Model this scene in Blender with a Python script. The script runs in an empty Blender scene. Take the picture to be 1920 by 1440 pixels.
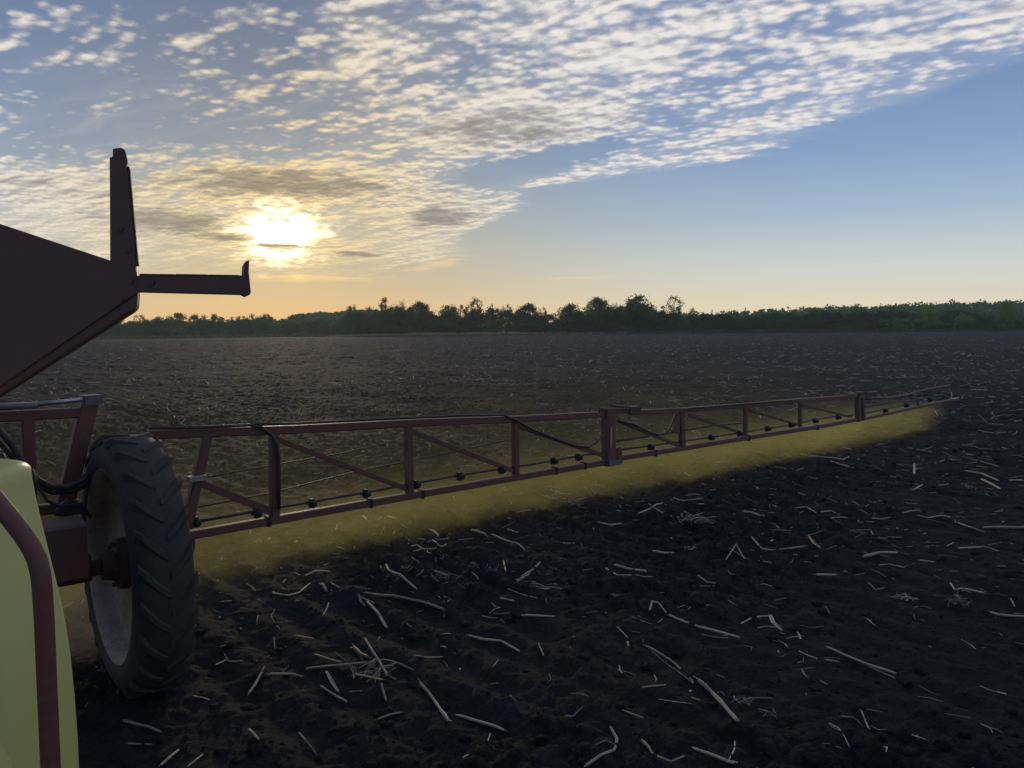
import bpy, bmesh, math, random
import numpy as np
from mathutils import Vector, Matrix

R = math.radians
scene = bpy.context.scene
COL = scene.collection

# ------------------------------------------------------------------ camera
FPX = 1450.0                       # focal length in pixels of a 1920 wide frame
CAM_H = 2.40
PITCH = math.atan((720 - 612) / FPX)
cam_data = bpy.data.cameras.new('camera')
cam_data.lens = 36 * FPX / 1920
cam_data.clip_start = 0.05
cam_data.clip_end = 6000
camera = bpy.data.objects.new('camera', cam_data)
COL.objects.link(camera)
camera.location = (0, 0, CAM_H)
camera.rotation_euler = (R(90) - PITCH, 0, 0)
scene.camera = camera

# ------------------------------------------------------------------ render settings
scene.view_settings.view_transform = 'Standard'
scene.view_settings.look = 'None'
scene.view_settings.exposure = 0.10
scene.view_settings.gamma = 1.0
scene.view_settings.use_curve_mapping = False
scene.cycles.use_denoising = True
try:
    scene.cycles.denoiser = 'OPENIMAGEDENOISE'
    scene.cycles.denoising_input_passes = 'RGB_ALBEDO_NORMAL'
except Exception:
    pass
scene.cycles.volume_bounces = 1
scene.cycles.max_bounces = 6
scene.cycles.diffuse_bounces = 2
scene.cycles.transparent_max_bounces = 6
scene.cycles.volume_step_rate = 2.0
scene.cycles.volume_max_steps = 96
scene.cycles.sample_clamp_indirect = 4.0

# ------------------------------------------------------------------ sun direction
SUN_AZ = R(-16.6)                  # to the right of +Y
SUN_EL = R(6.5)
SUN_DIR = Vector((math.sin(SUN_AZ) * math.cos(SUN_EL), math.cos(SUN_AZ) * math.cos(SUN_EL), math.sin(SUN_EL)))


# ------------------------------------------------------------------ node helpers
class V:
    """a float socket with arithmetic"""
    nt = None

    def __init__(self, s):
        self.s = s

    @staticmethod
    def put(inp, v):
        if isinstance(v, V):
            V.nt.links.new(v.s, inp)
        else:
            inp.default_value = v

    @staticmethod
    def op(o, *a, clamp=False):
        n = V.nt.nodes.new('ShaderNodeMath')
        n.operation = o
        n.use_clamp = clamp
        for i, v in enumerate(a):
            V.put(n.inputs[i], v)
        return V(n.outputs[0])

    def __add__(s, o): return V.op('ADD', s, o)
    __radd__ = __add__
    def __sub__(s, o): return V.op('SUBTRACT', s, o)
    def __rsub__(s, o): return V.op('SUBTRACT', o, s)
    def __mul__(s, o): return V.op('MULTIPLY', s, o)
    __rmul__ = __mul__
    def __truediv__(s, o): return V.op('DIVIDE', s, o)
    def __rtruediv__(s, o): return V.op('DIVIDE', o, s)
    def __pow__(s, o): return V.op('POWER', s, o)
    def __neg__(s): return V.op('MULTIPLY', s, -1.0)


def vexp(x): return V.op('EXPONENT', x)
def vmax(a, b): return V.op('MAXIMUM', a, b)
def vmin(a, b): return V.op('MINIMUM', a, b)
def clamp01(a): return V.op('ADD', a, 0.0, clamp=True)


def sstep(x, a, b):
    n = V.nt.nodes.new('ShaderNodeMapRange')
    n.interpolation_type = 'SMOOTHSTEP'
    V.put(n.inputs[0], x)
    n.inputs[1].default_value = a
    n.inputs[2].default_value = b
    n.inputs[3].default_value = 0.0
    n.inputs[4].default_value = 1.0
    return V(n.outputs[0])


def lerp(x, a, b, c, d):
    n = V.nt.nodes.new('ShaderNodeMapRange')
    V.put(n.inputs[0], x)
    for i, v in enumerate((a, b, c, d)):
        n.inputs[i + 1].default_value = v
    return V(n.outputs[0])


def vec(x, y, z=0.0):
    n = V.nt.nodes.new('ShaderNodeCombineXYZ')
    for i, v in enumerate((x, y, z)):
        V.put(n.inputs[i], v)
    return V(n.outputs[0])


def noise(p, scale, detail=2.0, rough=0.5, dist=0.0):
    n = V.nt.nodes.new('ShaderNodeTexNoise')
    V.nt.links.new(p.s, n.inputs['Vector'])
    n.inputs['Scale'].default_value = scale
    n.inputs['Detail'].default_value = detail
    n.inputs['Roughness'].default_value = rough
    n.inputs['Distortion'].default_value = dist
    return V(n.outputs['Fac'])


def voronoi(p, scale, smooth=0.6, detail=0.0):
    n = V.nt.nodes.new('ShaderNodeTexVoronoi')
    n.feature = 'SMOOTH_F1'
    V.nt.links.new(p.s, n.inputs['Vector'])
    n.inputs['Scale'].default_value = scale
    n.inputs['Smoothness'].default_value = smooth
    n.inputs['Detail'].default_value = detail
    return V(n.outputs['Distance'])


def ramp(x, stops, interp='LINEAR'):
    n = V.nt.nodes.new('ShaderNodeValToRGB')
    V.put(n.inputs[0], x)
    cr = n.color_ramp
    cr.interpolation = interp
    while len(cr.elements) < len(stops):
        cr.elements.new(1.0)
    for e, (p, c) in zip(cr.elements, stops):
        e.position = p
        e.color = (*c, 1.0) if len(c) == 3 else c
    return V(n.outputs[0])


def cmix(f, a, b, mode='MIX'):
    n = V.nt.nodes.new('ShaderNodeMix')
    n.data_type = 'RGBA'
    n.blend_type = mode
    V.put(n.inputs[0], f)
    for i, v in ((6, a), (7, b)):
        if isinstance(v, V):
            V.nt.links.new(v.s, n.inputs[i])
        else:
            n.inputs[i].default_value = (*v, 1.0)
    return V(n.outputs[2])


def cscale(c, f):
    n = V.nt.nodes.new('ShaderNodeVectorMath')
    n.operation = 'SCALE'
    V.nt.links.new(c.s, n.inputs[0])
    V.put(n.inputs['Scale'], f)
    return V(n.outputs[0])


def cadd(a, b):
    n = V.nt.nodes.new('ShaderNodeVectorMath')
    n.operation = 'ADD'
    V.nt.links.new(a.s, n.inputs[0])
    V.nt.links.new(b.s, n.inputs[1])
    return V(n.outputs[0])


def sep(p):
    n = V.nt.nodes.new('ShaderNodeSeparateXYZ')
    V.nt.links.new(p.s, n.inputs[0])
    return [V(o) for o in n.outputs]


def srgb(*c):
    return tuple(((v / 255) / 12.92 if v / 255 <= 0.04045 else ((v / 255 + 0.055) / 1.055) ** 2.4) for v in c)


def const(c):
    n = V.nt.nodes.new('ShaderNodeRGB')
    n.outputs[0].default_value = (*c, 1.0)
    return V(n.outputs[0])


# ------------------------------------------------------------------ sky
def build_sky():
    w = bpy.data.worlds.new('World')
    scene.world = w
    w.use_nodes = True
    nt = w.node_tree
    V.nt = nt
    bg = nt.nodes['Background']
    tc = nt.nodes.new('ShaderNodeTexCoord')
    D = V(tc.outputs['Generated'])
    x, y, z = sep(D)
    el = V.op('ARCSINE', vmin(vmax(z, -1.0), 1.0)) * (180 / math.pi)
    cs = x * SUN_DIR.x + y * SUN_DIR.y + z * SUN_DIR.z
    th = V.op('ARCCOSINE', vmin(cs, 1.0)) * (180 / math.pi)          # angle from the sun, degrees
    hl = V.op('SQRT', vmax(x * x + y * y, 1e-6))
    caz = (x * math.sin(SUN_AZ) + y * math.cos(SUN_AZ)) / hl
    az = V.op('ARCCOSINE', vmin(vmax(caz, -1.0), 1.0)) * (180 / math.pi)
    # clear air: blue overhead to peach at the horizon, amber under the sun
    e01 = clamp01(el / 90.0)
    cool = ramp(e01, [(0.0, srgb(242, 224, 188)), (0.018, srgb(237, 226, 198)), (0.045, srgb(211, 217, 212)),
                      (0.085, srgb(166, 188, 210)), (0.13, srgb(134, 162, 200)), (0.2, srgb(104, 134, 182)),
                      (0.4, srgb(70, 100, 158)), (1.0, srgb(50, 76, 130))])
    warm = ramp(e01, [(0.0, srgb(222, 176, 112)), (0.02, srgb(214, 180, 124)), (0.045, srgb(190, 173, 140)),
                      (0.085, srgb(164, 164, 154)), (0.13, srgb(140, 148, 158)), (0.2, srgb(114, 126, 147)),
                      (0.4, srgb(74, 98, 148)), (1.0, srgb(50, 76, 130))])
    side = vexp(-(az / 23.0) * (az / 23.0))
    clear = cmix(side, cool, warm)
    sky = nt.nodes.new('ShaderNodeTexSky')
    sky.sky_type = 'NISHITA'
    sky.sun_disc = False
    sky.sun_elevation = SUN_EL
    sky.sun_rotation = SUN_AZ
    sky.dust_density = 0.25
    sky.air_density = 1.0
    sky.ozone_density = 1.5
    nish = cscale(V(sky.outputs[0]), 0.05)
    clear = cmix(0.08, clear, nish)
    # ---- altocumulus sheet on a plane one unit up
    zz = vmax(z, 0.03)
    X = x / zz
    Y = y / zz
    P0 = vec(X, Y)
    wob = noise(P0, 2.2, 2.0, 0.5) - 0.5
    ca, sa = math.cos(R(-31)), math.sin(R(-31))

    zs = vmax(z, 0.0) + 0.125                      # a softer flattening for the puffs, which have height of their own
    XS, YS = x / zs, y / zs
    wob2 = noise(vec(XS, YS), 3.0, 2.0, 0.5) - 0.5

    lowf = 1.0 - sstep(el, 5.0, 10.5)
    gl = noise(vec(XS * 0.75 + wob2 * 0.1, YS), 8.0, 6.0, 0.66, 0.3) - 0.5
    sz = noise(vec(XS, YS), 2.6, 2.0, 0.5) - 0.5

    def cells(X, Y):
        a = X * ca + Y * sa
        b = Y * ca - X * sa
        q = vec(a * 0.52 + wob * 0.10, b + wob2 * 0.16)
        c = (0.52 - voronoi(q, 14.5, 0.5)) * 0.95
        c2 = (0.50 - voronoi(vec(a * 0.75 + wob2 * 0.04, b), 32.0, 0.5)) * 0.62
        f = noise(vec(a * 0.85, b), 18.0, 7.0, 0.70, 0.2) - 0.5
        r = noise(vec(a * 0.24, b + wob2 * 0.2), 7.0, 1.0, 0.4) - 0.5
        return c * (1.0 + sz * 1.3 - lowf * 0.55) + c2 * (1.0 - sz * 1.5 - lowf * 0.9) + f * 1.05 + r * 1.1 + gl * lowf * 1.7 + sz * 0.9

    # where the sheet ends on the right: boundary x as a function of distance y
    yb = clamp01(Y / 20.0)
    bx = ramp(yb, [(yy / 20.0, ((xx + 4.0) / 8.0,) * 3) for yy, xx in ((0.0, 3.2), (2.2, 2.6), (2.92, 1.98), (3.45, 1.78), (4.1, 1.52), (4.64, 1.46),
                   (5.24, 0.78), (5.75, 0.12), (6.4, 0.12), (8.2, -0.38), (11.0, -0.66), (13.0, -1.9), (16.8, -3.0))])
    bxv = (V(bx.s) * 8.0) - 4.0
    n_big = noise(P0, 0.9, 3.0, 0.55) - 0.5
    n_mid = noise(P0, 3.4, 3.0, 0.6) - 0.5
    edge = sstep(bxv - X + n_mid * 0.35 + n_big * 0.2, -0.22, 0.16)
    # the blue wedge above the separate right-hand arm
    wx = (X - 0.20) * 0.62 + (Y - 4.78) * -0.0
    ux, uy = 0.56, -0.83
    la = (X - 0.12) * ux + (Y - 4.86) * uy
    lb = (X - 0.12) * uy * -1.0 + (Y - 4.86) * ux
    wedge = vexp(-((la / 0.80) * (la / 0.80) + (lb / 0.22) * (lb / 0.22)))

    def blob(cx, cy, rx, ry, rot=0.0):
        c, s = math.cos(R(rot)), math.sin(R(rot))
        dx, dy = X - cx, Y - cy
        a = (dx * c + dy * s) / rx
        b = (dy * c - dx * s) / ry
        return vexp(-(a * a + b * b))

    # the sparse upper left, the open strip below it and the band at lower left
    sparse = sstep((-0.52 - X) - (Y - 2.5) * 0.22 + n_big * 0.5, -0.15, 0.35) * (1.0 - sstep(Y + n_big * 1.0, 4.5, 5.1))
    open_ = blob(-1.75, 4.05, 0.95, 0.42, 24) + blob(-1.9, 2.3, 0.7, 0.3, -20) * 0.7
    far = sstep(Y, 7.0, 13.0)
    cover = edge * 0.60 - wedge * 1.25 - sparse * 0.30 - open_ * 0.55 - far * 0.10 - (1.0 - edge) * 0.9
    cover = cover + n_big * 0.35 - (1.0 - sstep(y, -0.35, 0.25)) * 0.42
    # thick grey patches inside the sheet, frayed by noise
    grey = blob(-1.60, 5.5, 0.80, 0.62, 10) * 1.15 + blob(-3.3, 7.6, 0.75, 1.2, 25) + blob(0.02, 4.0, 0.55, 0.5, -20) * 0.8 \
        + blob(-0.62, 7.2, 0.36, 0.8, 10) * 1.1 + blob(-2.15, 10.9, 0.50, 0.6, 0) * 0.9 + blob(-2.9, 9.7, 0.5, 0.35, 0) * 0.8 + blob(-3.3, 8.9, 0.3, 0.4, 0) * 0.7 \
        + blob(-3.7, 5.4, 0.9, 0.55, 10) * 0.5 + blob(1.75, 2.6, 0.3, 0.2, 0) * 0.3
    d0 = cells(XS, YS) + cover + grey * 0.75
    so = 0.028
    d1 = cells(XS - 0.27 * so, YS + 0.96 * so)
    relief = (d0 - cover - grey * 0.75) - d1
    alpha = sstep(d0, 0.22, 0.98)
    thick = sstep(d0 + grey * 0.35 + n_mid * 0.3, 0.75, 1.6)
    gn = noise(vec(XS * 0.7, YS), 14.0, 6.0, 0.68) - 0.5
    gpatch = sstep(grey + n_mid * 0.8 + gn * 2.4 + gl * 1.5 + (d0 - 0.8) * 0.18, 0.30, 1.15)
    # cloud colours
    near = vexp(-(th / 9.0) * (th / 9.0))
    lit = cmix(vexp(-(th / 16.0) * (th / 16.0)), srgb(232, 228, 223), srgb(232, 217, 184))
    lit = cmix(near, lit, srgb(246, 216, 152))
    shade = cmix(vexp(-(th / 22.0) * (th / 22.0)), srgb(166, 168, 178), srgb(158, 146, 130))
    gcol = cmix(vexp(-(th / 9.0) * (th / 9.0)), srgb(134, 131, 131), srgb(134, 122, 100))
    k = clamp01(0.78 + relief * 1.6 - thick * 0.30)
    ccol = cmix(k, shade, lit)
    ccol = cmix(gpatch * 0.80, ccol, gcol)
    # thin cirrus streaks upper left
    cq = vec((X * 0.80 + Y * -0.60) * 0.5, (X * 0.60 + Y * 0.80) * 2.4 + wob * 0.5)
    cir = sstep(noise(cq, 1.6, 5.0, 0.55), 0.45, 0.78) * (blob(-1.55, 4.0, 1.1, 0.9, 20) + blob(-2.6, 4.6, 1.4, 0.8) * 0.6)
    horiz_fade = sstep(el, 3.0, 4.8)
    alpha = alpha * horiz_fade
    # low thin streak clouds in angle space
    streak_n = noise(vec(az * 0.22, el * 3.0, x * 3.0), 1.3, 5.0, 0.66)
    def streak(a0, e0, ra, re, tilt=0.0):
        aa = V.op('ARCTAN2', x, y) * (180 / math.pi) - a0
        bb = el - e0 - aa * tilt
        g = vexp(-((aa / ra) * (aa / ra) + (bb / re) * (bb / re)))
        return sstep(g + (streak_n - 0.5) * 1.9, 0.45, 1.0)
    st = streak(5.0, 3.55, 3.6, 0.16, 0.035) + streak(-5.3, 4.6, 3.0, 0.5, 0.16) * 0.9 + streak(-14.0, 3.4, 6.0, 0.42, 0.0) + streak(20.0, 2.1, 3.2, 0.10, 0.02) * 0.5 \
        + streak(-1.0, 1.7, 3.0, 0.10, 0.01) * 0.7 + streak(2.6, 1.75, 3.4, 0.18, -0.01) * 0.45 + streak(31.5, 2.5, 2.0, 0.14, 0.02) * 0.5 + streak(11.5, 3.2, 1.0, 0.12) * 0.5 \
        + streak(-16.0, 4.7, 4.5, 0.3, 0.0) * 0.7
    st = clamp01(st)
    col = cmix(cir * 0.30, clear, srgb(196, 192, 186))
    thin = sstep(n_big * 0.8 + n_mid * 0.5 + edge * 0.9 - sparse * 0.7 - wedge * 1.2, 0.35, 1.1) * horiz_fade
    col = cmix(thin * 0.20, col, cmix(0.35, lit, shade))
    col = cmix(alpha * 0.95, col, ccol)
    stc = cmix(vexp(-(th / 11.0) * (th / 11.0)), srgb(226, 205, 178), srgb(250, 205, 120))
    col = cmix(st * 0.75, col, stc)
    # aureole of the veiled sun, dimmed where the grey clouds cross it
    veil = 1.0 - clamp01(gpatch * 0.90 + thick * 0.3)
    ew = (az * 0.72) * (az * 0.72) + (el - math.degrees(SUN_EL)) * (el - math.degrees(SUN_EL)) * 1.25
    bars = blob(-2.75, 9.9, 0.8, 0.45, 0) + blob(-3.2, 8.9, 0.42, 0.45, 0) + blob(-1.9, 10.8, 0.7, 0.6, 0)
    rag = noise(vec(az * 0.55 + wob * 0.6, el * 1.25, x), 1.25, 5.0, 0.62) - 0.5
    gap = 0.05 + 0.95 * sstep(rag * 2.2 + gn * 0.8 - bars * 0.34 - ew * 0.035, -0.42, 0.06)
    core = vexp(ew * (-1.0 / 2.7)) * 3.0 + vexp(ew * (-1.0 / 9.0)) * 0.55
    wide = vexp(-th / 5.0) * 0.16
    col = cadd(col, cscale(const((1.0, 0.88, 0.58)), core * gap * (veil * 0.94 + 0.04)))
    col = cadd(col, cscale(const((1.0, 0.72, 0.32)), wide * (veil * 0.6 + 0.3)))
    # below the horizon: dark land colour
    col = cmix(sstep(el, -3.0, -0.3), srgb(52, 50, 48), col)
    nt.links.new(col.s, bg.inputs[0])
    bg.inputs[1].default_value = 1.0
    try:
        w.cycles.sampling_method = 'MANUAL'
        w.cycles.sample_map_resolution = 512
    except Exception:
        pass


build_sky()

# ------------------------------------------------------------------ the sun, half veiled by cloud
sun_data = bpy.data.lights.new('sun', 'SUN')
sun_data.energy = 0.65
sun_data.color = (1.0, 0.78, 0.50)
sun_data.angle = R(4.0)
sun = bpy.data.objects.new('sun', sun_data)
COL.objects.link(sun)
sun.rotation_euler = SUN_DIR.to_track_quat('Z', 'Y').to_euler()

# ------------------------------------------------------------------ pixels of the photograph to places in the field
CP, SP = math.cos(PITCH), math.sin(PITCH)


def ray(px, py):
    x, u = (px - 960) / FPX, (720 - py) / FPX
    return Vector((x, CP + u * SP, -SP + u * CP))


def at(px, py, Y):
    d = ray(px, py)
    return Vector((0, 0, CAM_H)) + d * (Y / d.y)


def at_height(px, py, z):
    d = ray(px, py)
    return Vector((0, 0, CAM_H)) + d * ((z - CAM_H) / d.z)


# ------------------------------------------------------------------ mesh helpers
class MB:
    def __init__(self):
        self.v, self.f = [], []

    def add(self, vs, fs):
        o = len(self.v)
        self.v += [tuple(p) for p in vs]
        self.f += [tuple(i + o for i in q) for q in fs]
        return self

    def box(self, c, ex, ey, ez):
        """box about c with half-extent vectors"""
        c, ex, ey, ez = Vector(c), Vector(ex), Vector(ey), Vector(ez)
        vs = [c + sx * ex + sy * ey + sz * ez for sz in (-1, 1) for sy in (-1, 1) for sx in (-1, 1)]
        return self.add(vs, [(0, 2, 3, 1), (4, 5, 7, 6), (0, 1, 5, 4), (2, 6, 7, 3), (0, 4, 6, 2), (1, 3, 7, 5)])

    def bar(self, a, b, w, h, side=(0, 0, 1), w2=None, h2=None, bev=0.12):
        """rectangular bar with chamfered edges; h is measured along 'side', w across it"""
        a, b = Vector(a), Vector(b)
        d = (b - a).normalized()
        s = Vector(side)
        s = (s - d * s.dot(d)).normalized()
        t = d.cross(s).normalized()
        w2 = w if w2 is None else w2
        h2 = h if h2 is None else h2
        vs = []
        for p, ww, hh in ((a, w, h), (b, w2, h2)):
            c = bev * min(ww, hh)
            for x, y in ((-1, -1), (1, -1), (1, 1), (-1, 1)):
                if x * y > 0:
                    o = ((x * (ww / 2), y * (hh / 2 - c)), (x * (ww / 2 - c), y * hh / 2))
                else:
                    o = ((x * (ww / 2 - c), y * hh / 2), (x * ww / 2, y * (hh / 2 - c)))
                for ox, oy in o:
                    vs.append(p + t * ox + s * oy)
        n = 8
        fs = [(i, (i + 1) % n, n + (i + 1) % n, n + i) for i in range(n)]
        fs += [tuple(reversed(range(n))), tuple(range(n, 2 * n))]
        return self.add(vs, fs)

    def tube(self, pts, r, n=8, caps=True):
        pts = [Vector(p) for p in pts]
        rs = r if isinstance(r, (list, tuple)) else [r] * len(pts)
        prev = None
        rings = []
        for i, p in enumerate(pts):
            d = (pts[min(i + 1, len(pts) - 1)] - pts[max(i - 1, 0)])
            d = d.normalized() if d.length > 1e-9 else Vector((0, 0, 1))
            if prev is None:
                ref = Vector((0, 0, 1)) if abs(d.z) < 0.9 else Vector((1, 0, 0))
                s = d.cross(ref).normalized()
            else:
                s = (prev - d * prev.dot(d)).normalized()
            prev = s
            t = d.cross(s)
            rings.append([p + (s * math.cos(2 * math.pi * k / n) + t * math.sin(2 * math.pi * k / n)) * rs[i] for k in range(n)])
        vs = [q for ring in rings for q in ring]
        fs = []
        for i in range(len(pts) - 1):
            for k in range(n):
                fs.append((i * n + k, i * n + (k + 1) % n, (i + 1) * n + (k + 1) % n, (i + 1) * n + k))
        if caps:
            fs += [tuple(reversed(range(n))), tuple((len(pts) - 1) * n + k for k in range(n))]
        return self.add(vs, fs)

    def prism(self, front, back):
        n = len(front)
        fs = [tuple(range(n)), tuple(reversed(range(n, 2 * n)))]
        fs += [(i, n + i, n + (i + 1) % n, (i + 1) % n) for i in range(n)]
        return self.add(list(front) + list(back), fs)

    def lathe(self, c, axis, prof, n=32):
        """prof: (distance along axis, radius)"""
        c, ax = Vector(c), Vector(axis).normalized()
        ref = Vector((0, 0, 1))
        s = ax.cross(ref).normalized()
        t = ax.cross(s)
        vs = []
        for d, r in prof:
            for k in range(n):
                a = 2 * math.pi * k / n
                vs.append(c + ax * d + (s * math.cos(a) + t * math.sin(a)) * r)
        fs = []
        for i in range(len(prof) - 1):
            for k in range(n):
                fs.append((i * n + k, i * n + (k + 1) % n, (i + 1) * n + (k + 1) % n, (i + 1) * n + k))
        return self.add(vs, fs)

    def mesh(self, name, origin=(0, 0, 0), smooth=False):
        o = Vector(origin)
        me = bpy.data.meshes.new(name)
        me.from_pydata([tuple(Vector(p) - o) for p in self.v], [], self.f)
        bm = bmesh.new()
        bm.from_mesh(me)
        bmesh.ops.recalc_face_normals(bm, faces=bm.faces)
        bm.to_mesh(me)
        bm.free()
        if smooth:
            me.polygons.foreach_set('use_smooth', [True] * len(me.polygons))
        me.update()
        return me


def link(name, me, mat=None, parent=None, loc=None):
    o = bpy.data.objects.new(name, me)
    COL.objects.link(o)
    if mat is not None and not me.materials:
        me.materials.append(mat)
    if parent is not None:
        o.parent = parent
    if loc is not None:
        o.location = loc
    return o


def tag(o, label=None, cat=None, group=None, kind=None):
    if label: o['label'] = label
    if cat: o['category'] = cat
    if group: o['group'] = group
    if kind: o['kind'] = kind
    return o


def empty(name, loc, label=None, cat=None, group=None):
    o = bpy.data.objects.new(name, None)
    COL.objects.link(o)
    o.location = loc
    o.empty_display_size = 0.2
    return tag(o, label, cat, group)


def np_mesh(name, verts, faces, smooth=False):
    me = bpy.data.meshes.new(name)
    nv, nf, k = len(verts), len(faces), faces.shape[1]
    me.vertices.add(nv)
    me.vertices.foreach_set('co', np.ascontiguousarray(verts, dtype=np.float32).ravel())
    me.loops.add(nf * k)
    me.loops.foreach_set('vertex_index', np.ascontiguousarray(faces, dtype=np.int32).ravel())
    me.polygons.add(nf)
    me.polygons.foreach_set('loop_start', np.arange(0, nf * k, k, dtype=np.int32))
    me.polygons.foreach_set('loop_total', np.full(nf, k, dtype=np.int32))
    me.polygons.foreach_set('use_smooth', np.full(nf, bool(smooth)))
    me.update(calc_edges=True)
    return me


# ------------------------------------------------------------------ materials
def material(name):
    m = bpy.data.materials.new(name)
    m.use_nodes = True
    V.nt = m.node_tree
    return m, m.node_tree, m.node_tree.nodes['Principled BSDF']


def tcoord(which='Object'):
    n = V.nt.nodes.new('ShaderNodeTexCoord')
    return V(n.outputs[which])


def bump(bsdf, h, strength, dist):
    n = V.nt.nodes.new('ShaderNodeBump')
    n.inputs['Strength'].default_value = strength
    n.inputs['Distance'].default_value = dist
    V.put(n.inputs['Height'], h)
    V.nt.links.new(n.outputs[0], bsdf.inputs['Normal'])


def mat_paint(name, col, col2, rough=0.5, scale=6.0, dirt=(0.10, 0.085, 0.07), dirt_amount=0.55, spec=0.5):
    m, nt, b = material(name)
    p = tcoord()
    n1 = noise(p, scale, 5.0, 0.6)
    n2 = noise(p, scale * 7.0, 4.0, 0.65)
    c = cmix(sstep(n1, 0.35, 0.7), col, col2)
    geo = nt.nodes.new('ShaderNodeNewGeometry')
    up = sep(V(geo.outputs['Normal']))[2]
    d = clamp01(sstep(n2 + n1 * 0.6, 0.72, 1.05) * dirt_amount + sstep(up, 0.3, 1.0) * 0.35 * dirt_amount)
    c = cmix(d, c, dirt)
    nt.links.new(c.s, b.inputs['Base Color'])
    V.put(b.inputs['Roughness'], lerp(n2, 0.2, 0.8, rough - 0.1, rough + 0.18))
    b.inputs['Specular IOR Level'].default_value = spec
    bump(b, n2, 0.15, 0.01)
    return m


M = {}
M['red'] = mat_paint('red_paint', (0.120, 0.036, 0.031), (0.080, 0.031, 0.028), 0.55)
M['red_shaded'] = mat_paint('shaded_red_paint', (0.098, 0.046, 0.040), (0.072, 0.038, 0.035), 0.6, 3.0, (0.09, 0.07, 0.065), 0.35)  # the machine's red paint with shade and veiling glare put into its colour
M['rubber'] = mat_paint('tyre_rubber', (0.026, 0.026, 0.028), (0.036, 0.034, 0.033), 0.75, 4.0, (0.060, 0.052, 0.043), 0.6, 0.3)
M['black'] = mat_paint('black_hose', (0.022, 0.022, 0.024), (0.03, 0.03, 0.03), 0.5, 10.0, (0.035, 0.033, 0.03), 0.3)
M['nozzle'] = mat_paint('dark_plastic', (0.014, 0.022, 0.020), (0.02, 0.026, 0.024), 0.6, 20.0, (0.02, 0.022, 0.018), 0.2, 0.3)
M['rim'] = mat_paint('rim_steel', (0.235, 0.185, 0.15), (0.18, 0.14, 0.11), 0.5, 5.0, (0.08, 0.06, 0.042), 0.6)
M['rust'] = mat_paint('rusty_hub', (0.060, 0.036, 0.024), (0.045, 0.03, 0.022), 0.7, 8.0, (0.07, 0.05, 0.035), 0.6)
M['steel'] = mat_paint('bright_steel', (0.35, 0.36, 0.38), (0.28, 0.29, 0.3), 0.3, 9.0, (0.12, 0.1, 0.08), 0.3)
M['steel'].node_tree.nodes['Principled BSDF'].inputs['Metallic'].default_value = 0.8
M['grey'] = mat_paint('grey_paint', (0.10, 0.105, 0.115), (0.08, 0.083, 0.09), 0.45, 6.0)
M['sticker'] = mat_paint('yellow_sticker', (0.42, 0.29, 0.03), (0.36, 0.25, 0.03), 0.5, 12.0, (0.1, 0.08, 0.05), 0.3)


def mat_poly():
    m, nt, b = material('yellow_poly')
    p = tcoord()
    n1 = noise(p, 1.6, 3.0, 0.5)
    n2 = noise(p, 60.0, 3.0, 0.6)
    z = sep(p)[2]
    c = cmix(sstep(n1 * 0.6 + n2 * 0.25, 0.3, 0.65), (0.46, 0.47, 0.185), (0.50, 0.48, 0.15))
    sm = sstep(noise(vec(sep(p)[0] * 7.0, sep(p)[1] * 7.0, z * 1.3), 2.0, 4.0, 0.6), 0.58, 0.8)
    c = cmix(sm * 0.22, c, (0.20, 0.18, 0.08))
    nt.links.new(c.s, b.inputs['Base Color'])
    b.inputs['Roughness'].default_value = 0.42
    b.inputs['Subsurface Weight'].default_value = 0.35
    b.inputs['Subsurface Radius'].default_value = (0.06, 0.06, 0.02)
    b.inputs['Subsurface Scale'].default_value = 0.5
    bump(b, n2, 0.06, 0.004)
    return m


M['poly'] = mat_poly()


def mat_soil():
    m, nt, b = material('tilled_soil')
    p = tcoord()
    big = noise(p, 0.35, 4.0, 0.55)
    mid = noise(p, 4.5, 5.0, 0.6)
    fine = noise(p, 38.0, 6.0, 0.7)
    grit = noise(p, 160.0, 3.0, 0.6)
    f = clamp01(big * 0.25 + mid * 0.45 + fine * 0.75 - 0.22)
    c = ramp(f, [(0.0, (0.0080, 0.0078, 0.0086)), (0.42, (0.0180, 0.0174, 0.0186)), (0.62, (0.0330, 0.0318, 0.0332)), (1.0, (0.062, 0.059, 0.059))])
    # shreds of dry trash mixed into the soil
    q = sep(p)
    a = q[0] * 0.676 + q[1] * -0.737
    bq = q[0] * 0.737 + q[1] * 0.676
    tr = noise(vec(a * 9.0, bq * 34.0, mid * 2.0), 1.0, 3.0, 0.6)
    c = cmix(sstep(tr, 0.66, 0.76) * 0.22 * sstep(big, 0.42, 0.6), c, (0.085, 0.075, 0.06))
    nt.links.new(c.s, b.inputs['Base Color'])
    b.inputs['Roughness'].default_value = 0.85
    b.inputs['Specular IOR Level'].default_value = 0.11
    b.inputs['Diffuse Roughness'].default_value = 1.0
    bump(b, mid * 0.8 + fine * 1.0 + grit * 0.5, 1.0, 0.03)
    return m


M['soil'] = mat_soil()


def mat_straw(name, c1, c2, c3):
    m, nt, b = material(name)
    p = tcoord()
    oi = nt.nodes.new('ShaderNodeObjectInfo')
    gi = nt.nodes.new('ShaderNodeNewGeometry')
    rnd = V.op('FRACT', V(oi.outputs['Random']) + V(gi.outputs['Random Per Island']))
    n1 = noise(p, 22.0, 4.0, 0.65)
    c = cmix(rnd, c1, c2)
    c = cmix(sstep(n1, 0.5, 0.72) * 0.75, c, c3)
    nt.links.new(c.s, b.inputs['Base Color'])
    b.inputs['Roughness'].default_value = 0.6
    b.inputs['Specular IOR Level'].default_value = 0.35
    bump(b, n1, 0.25, 0.006)
    return m


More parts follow.
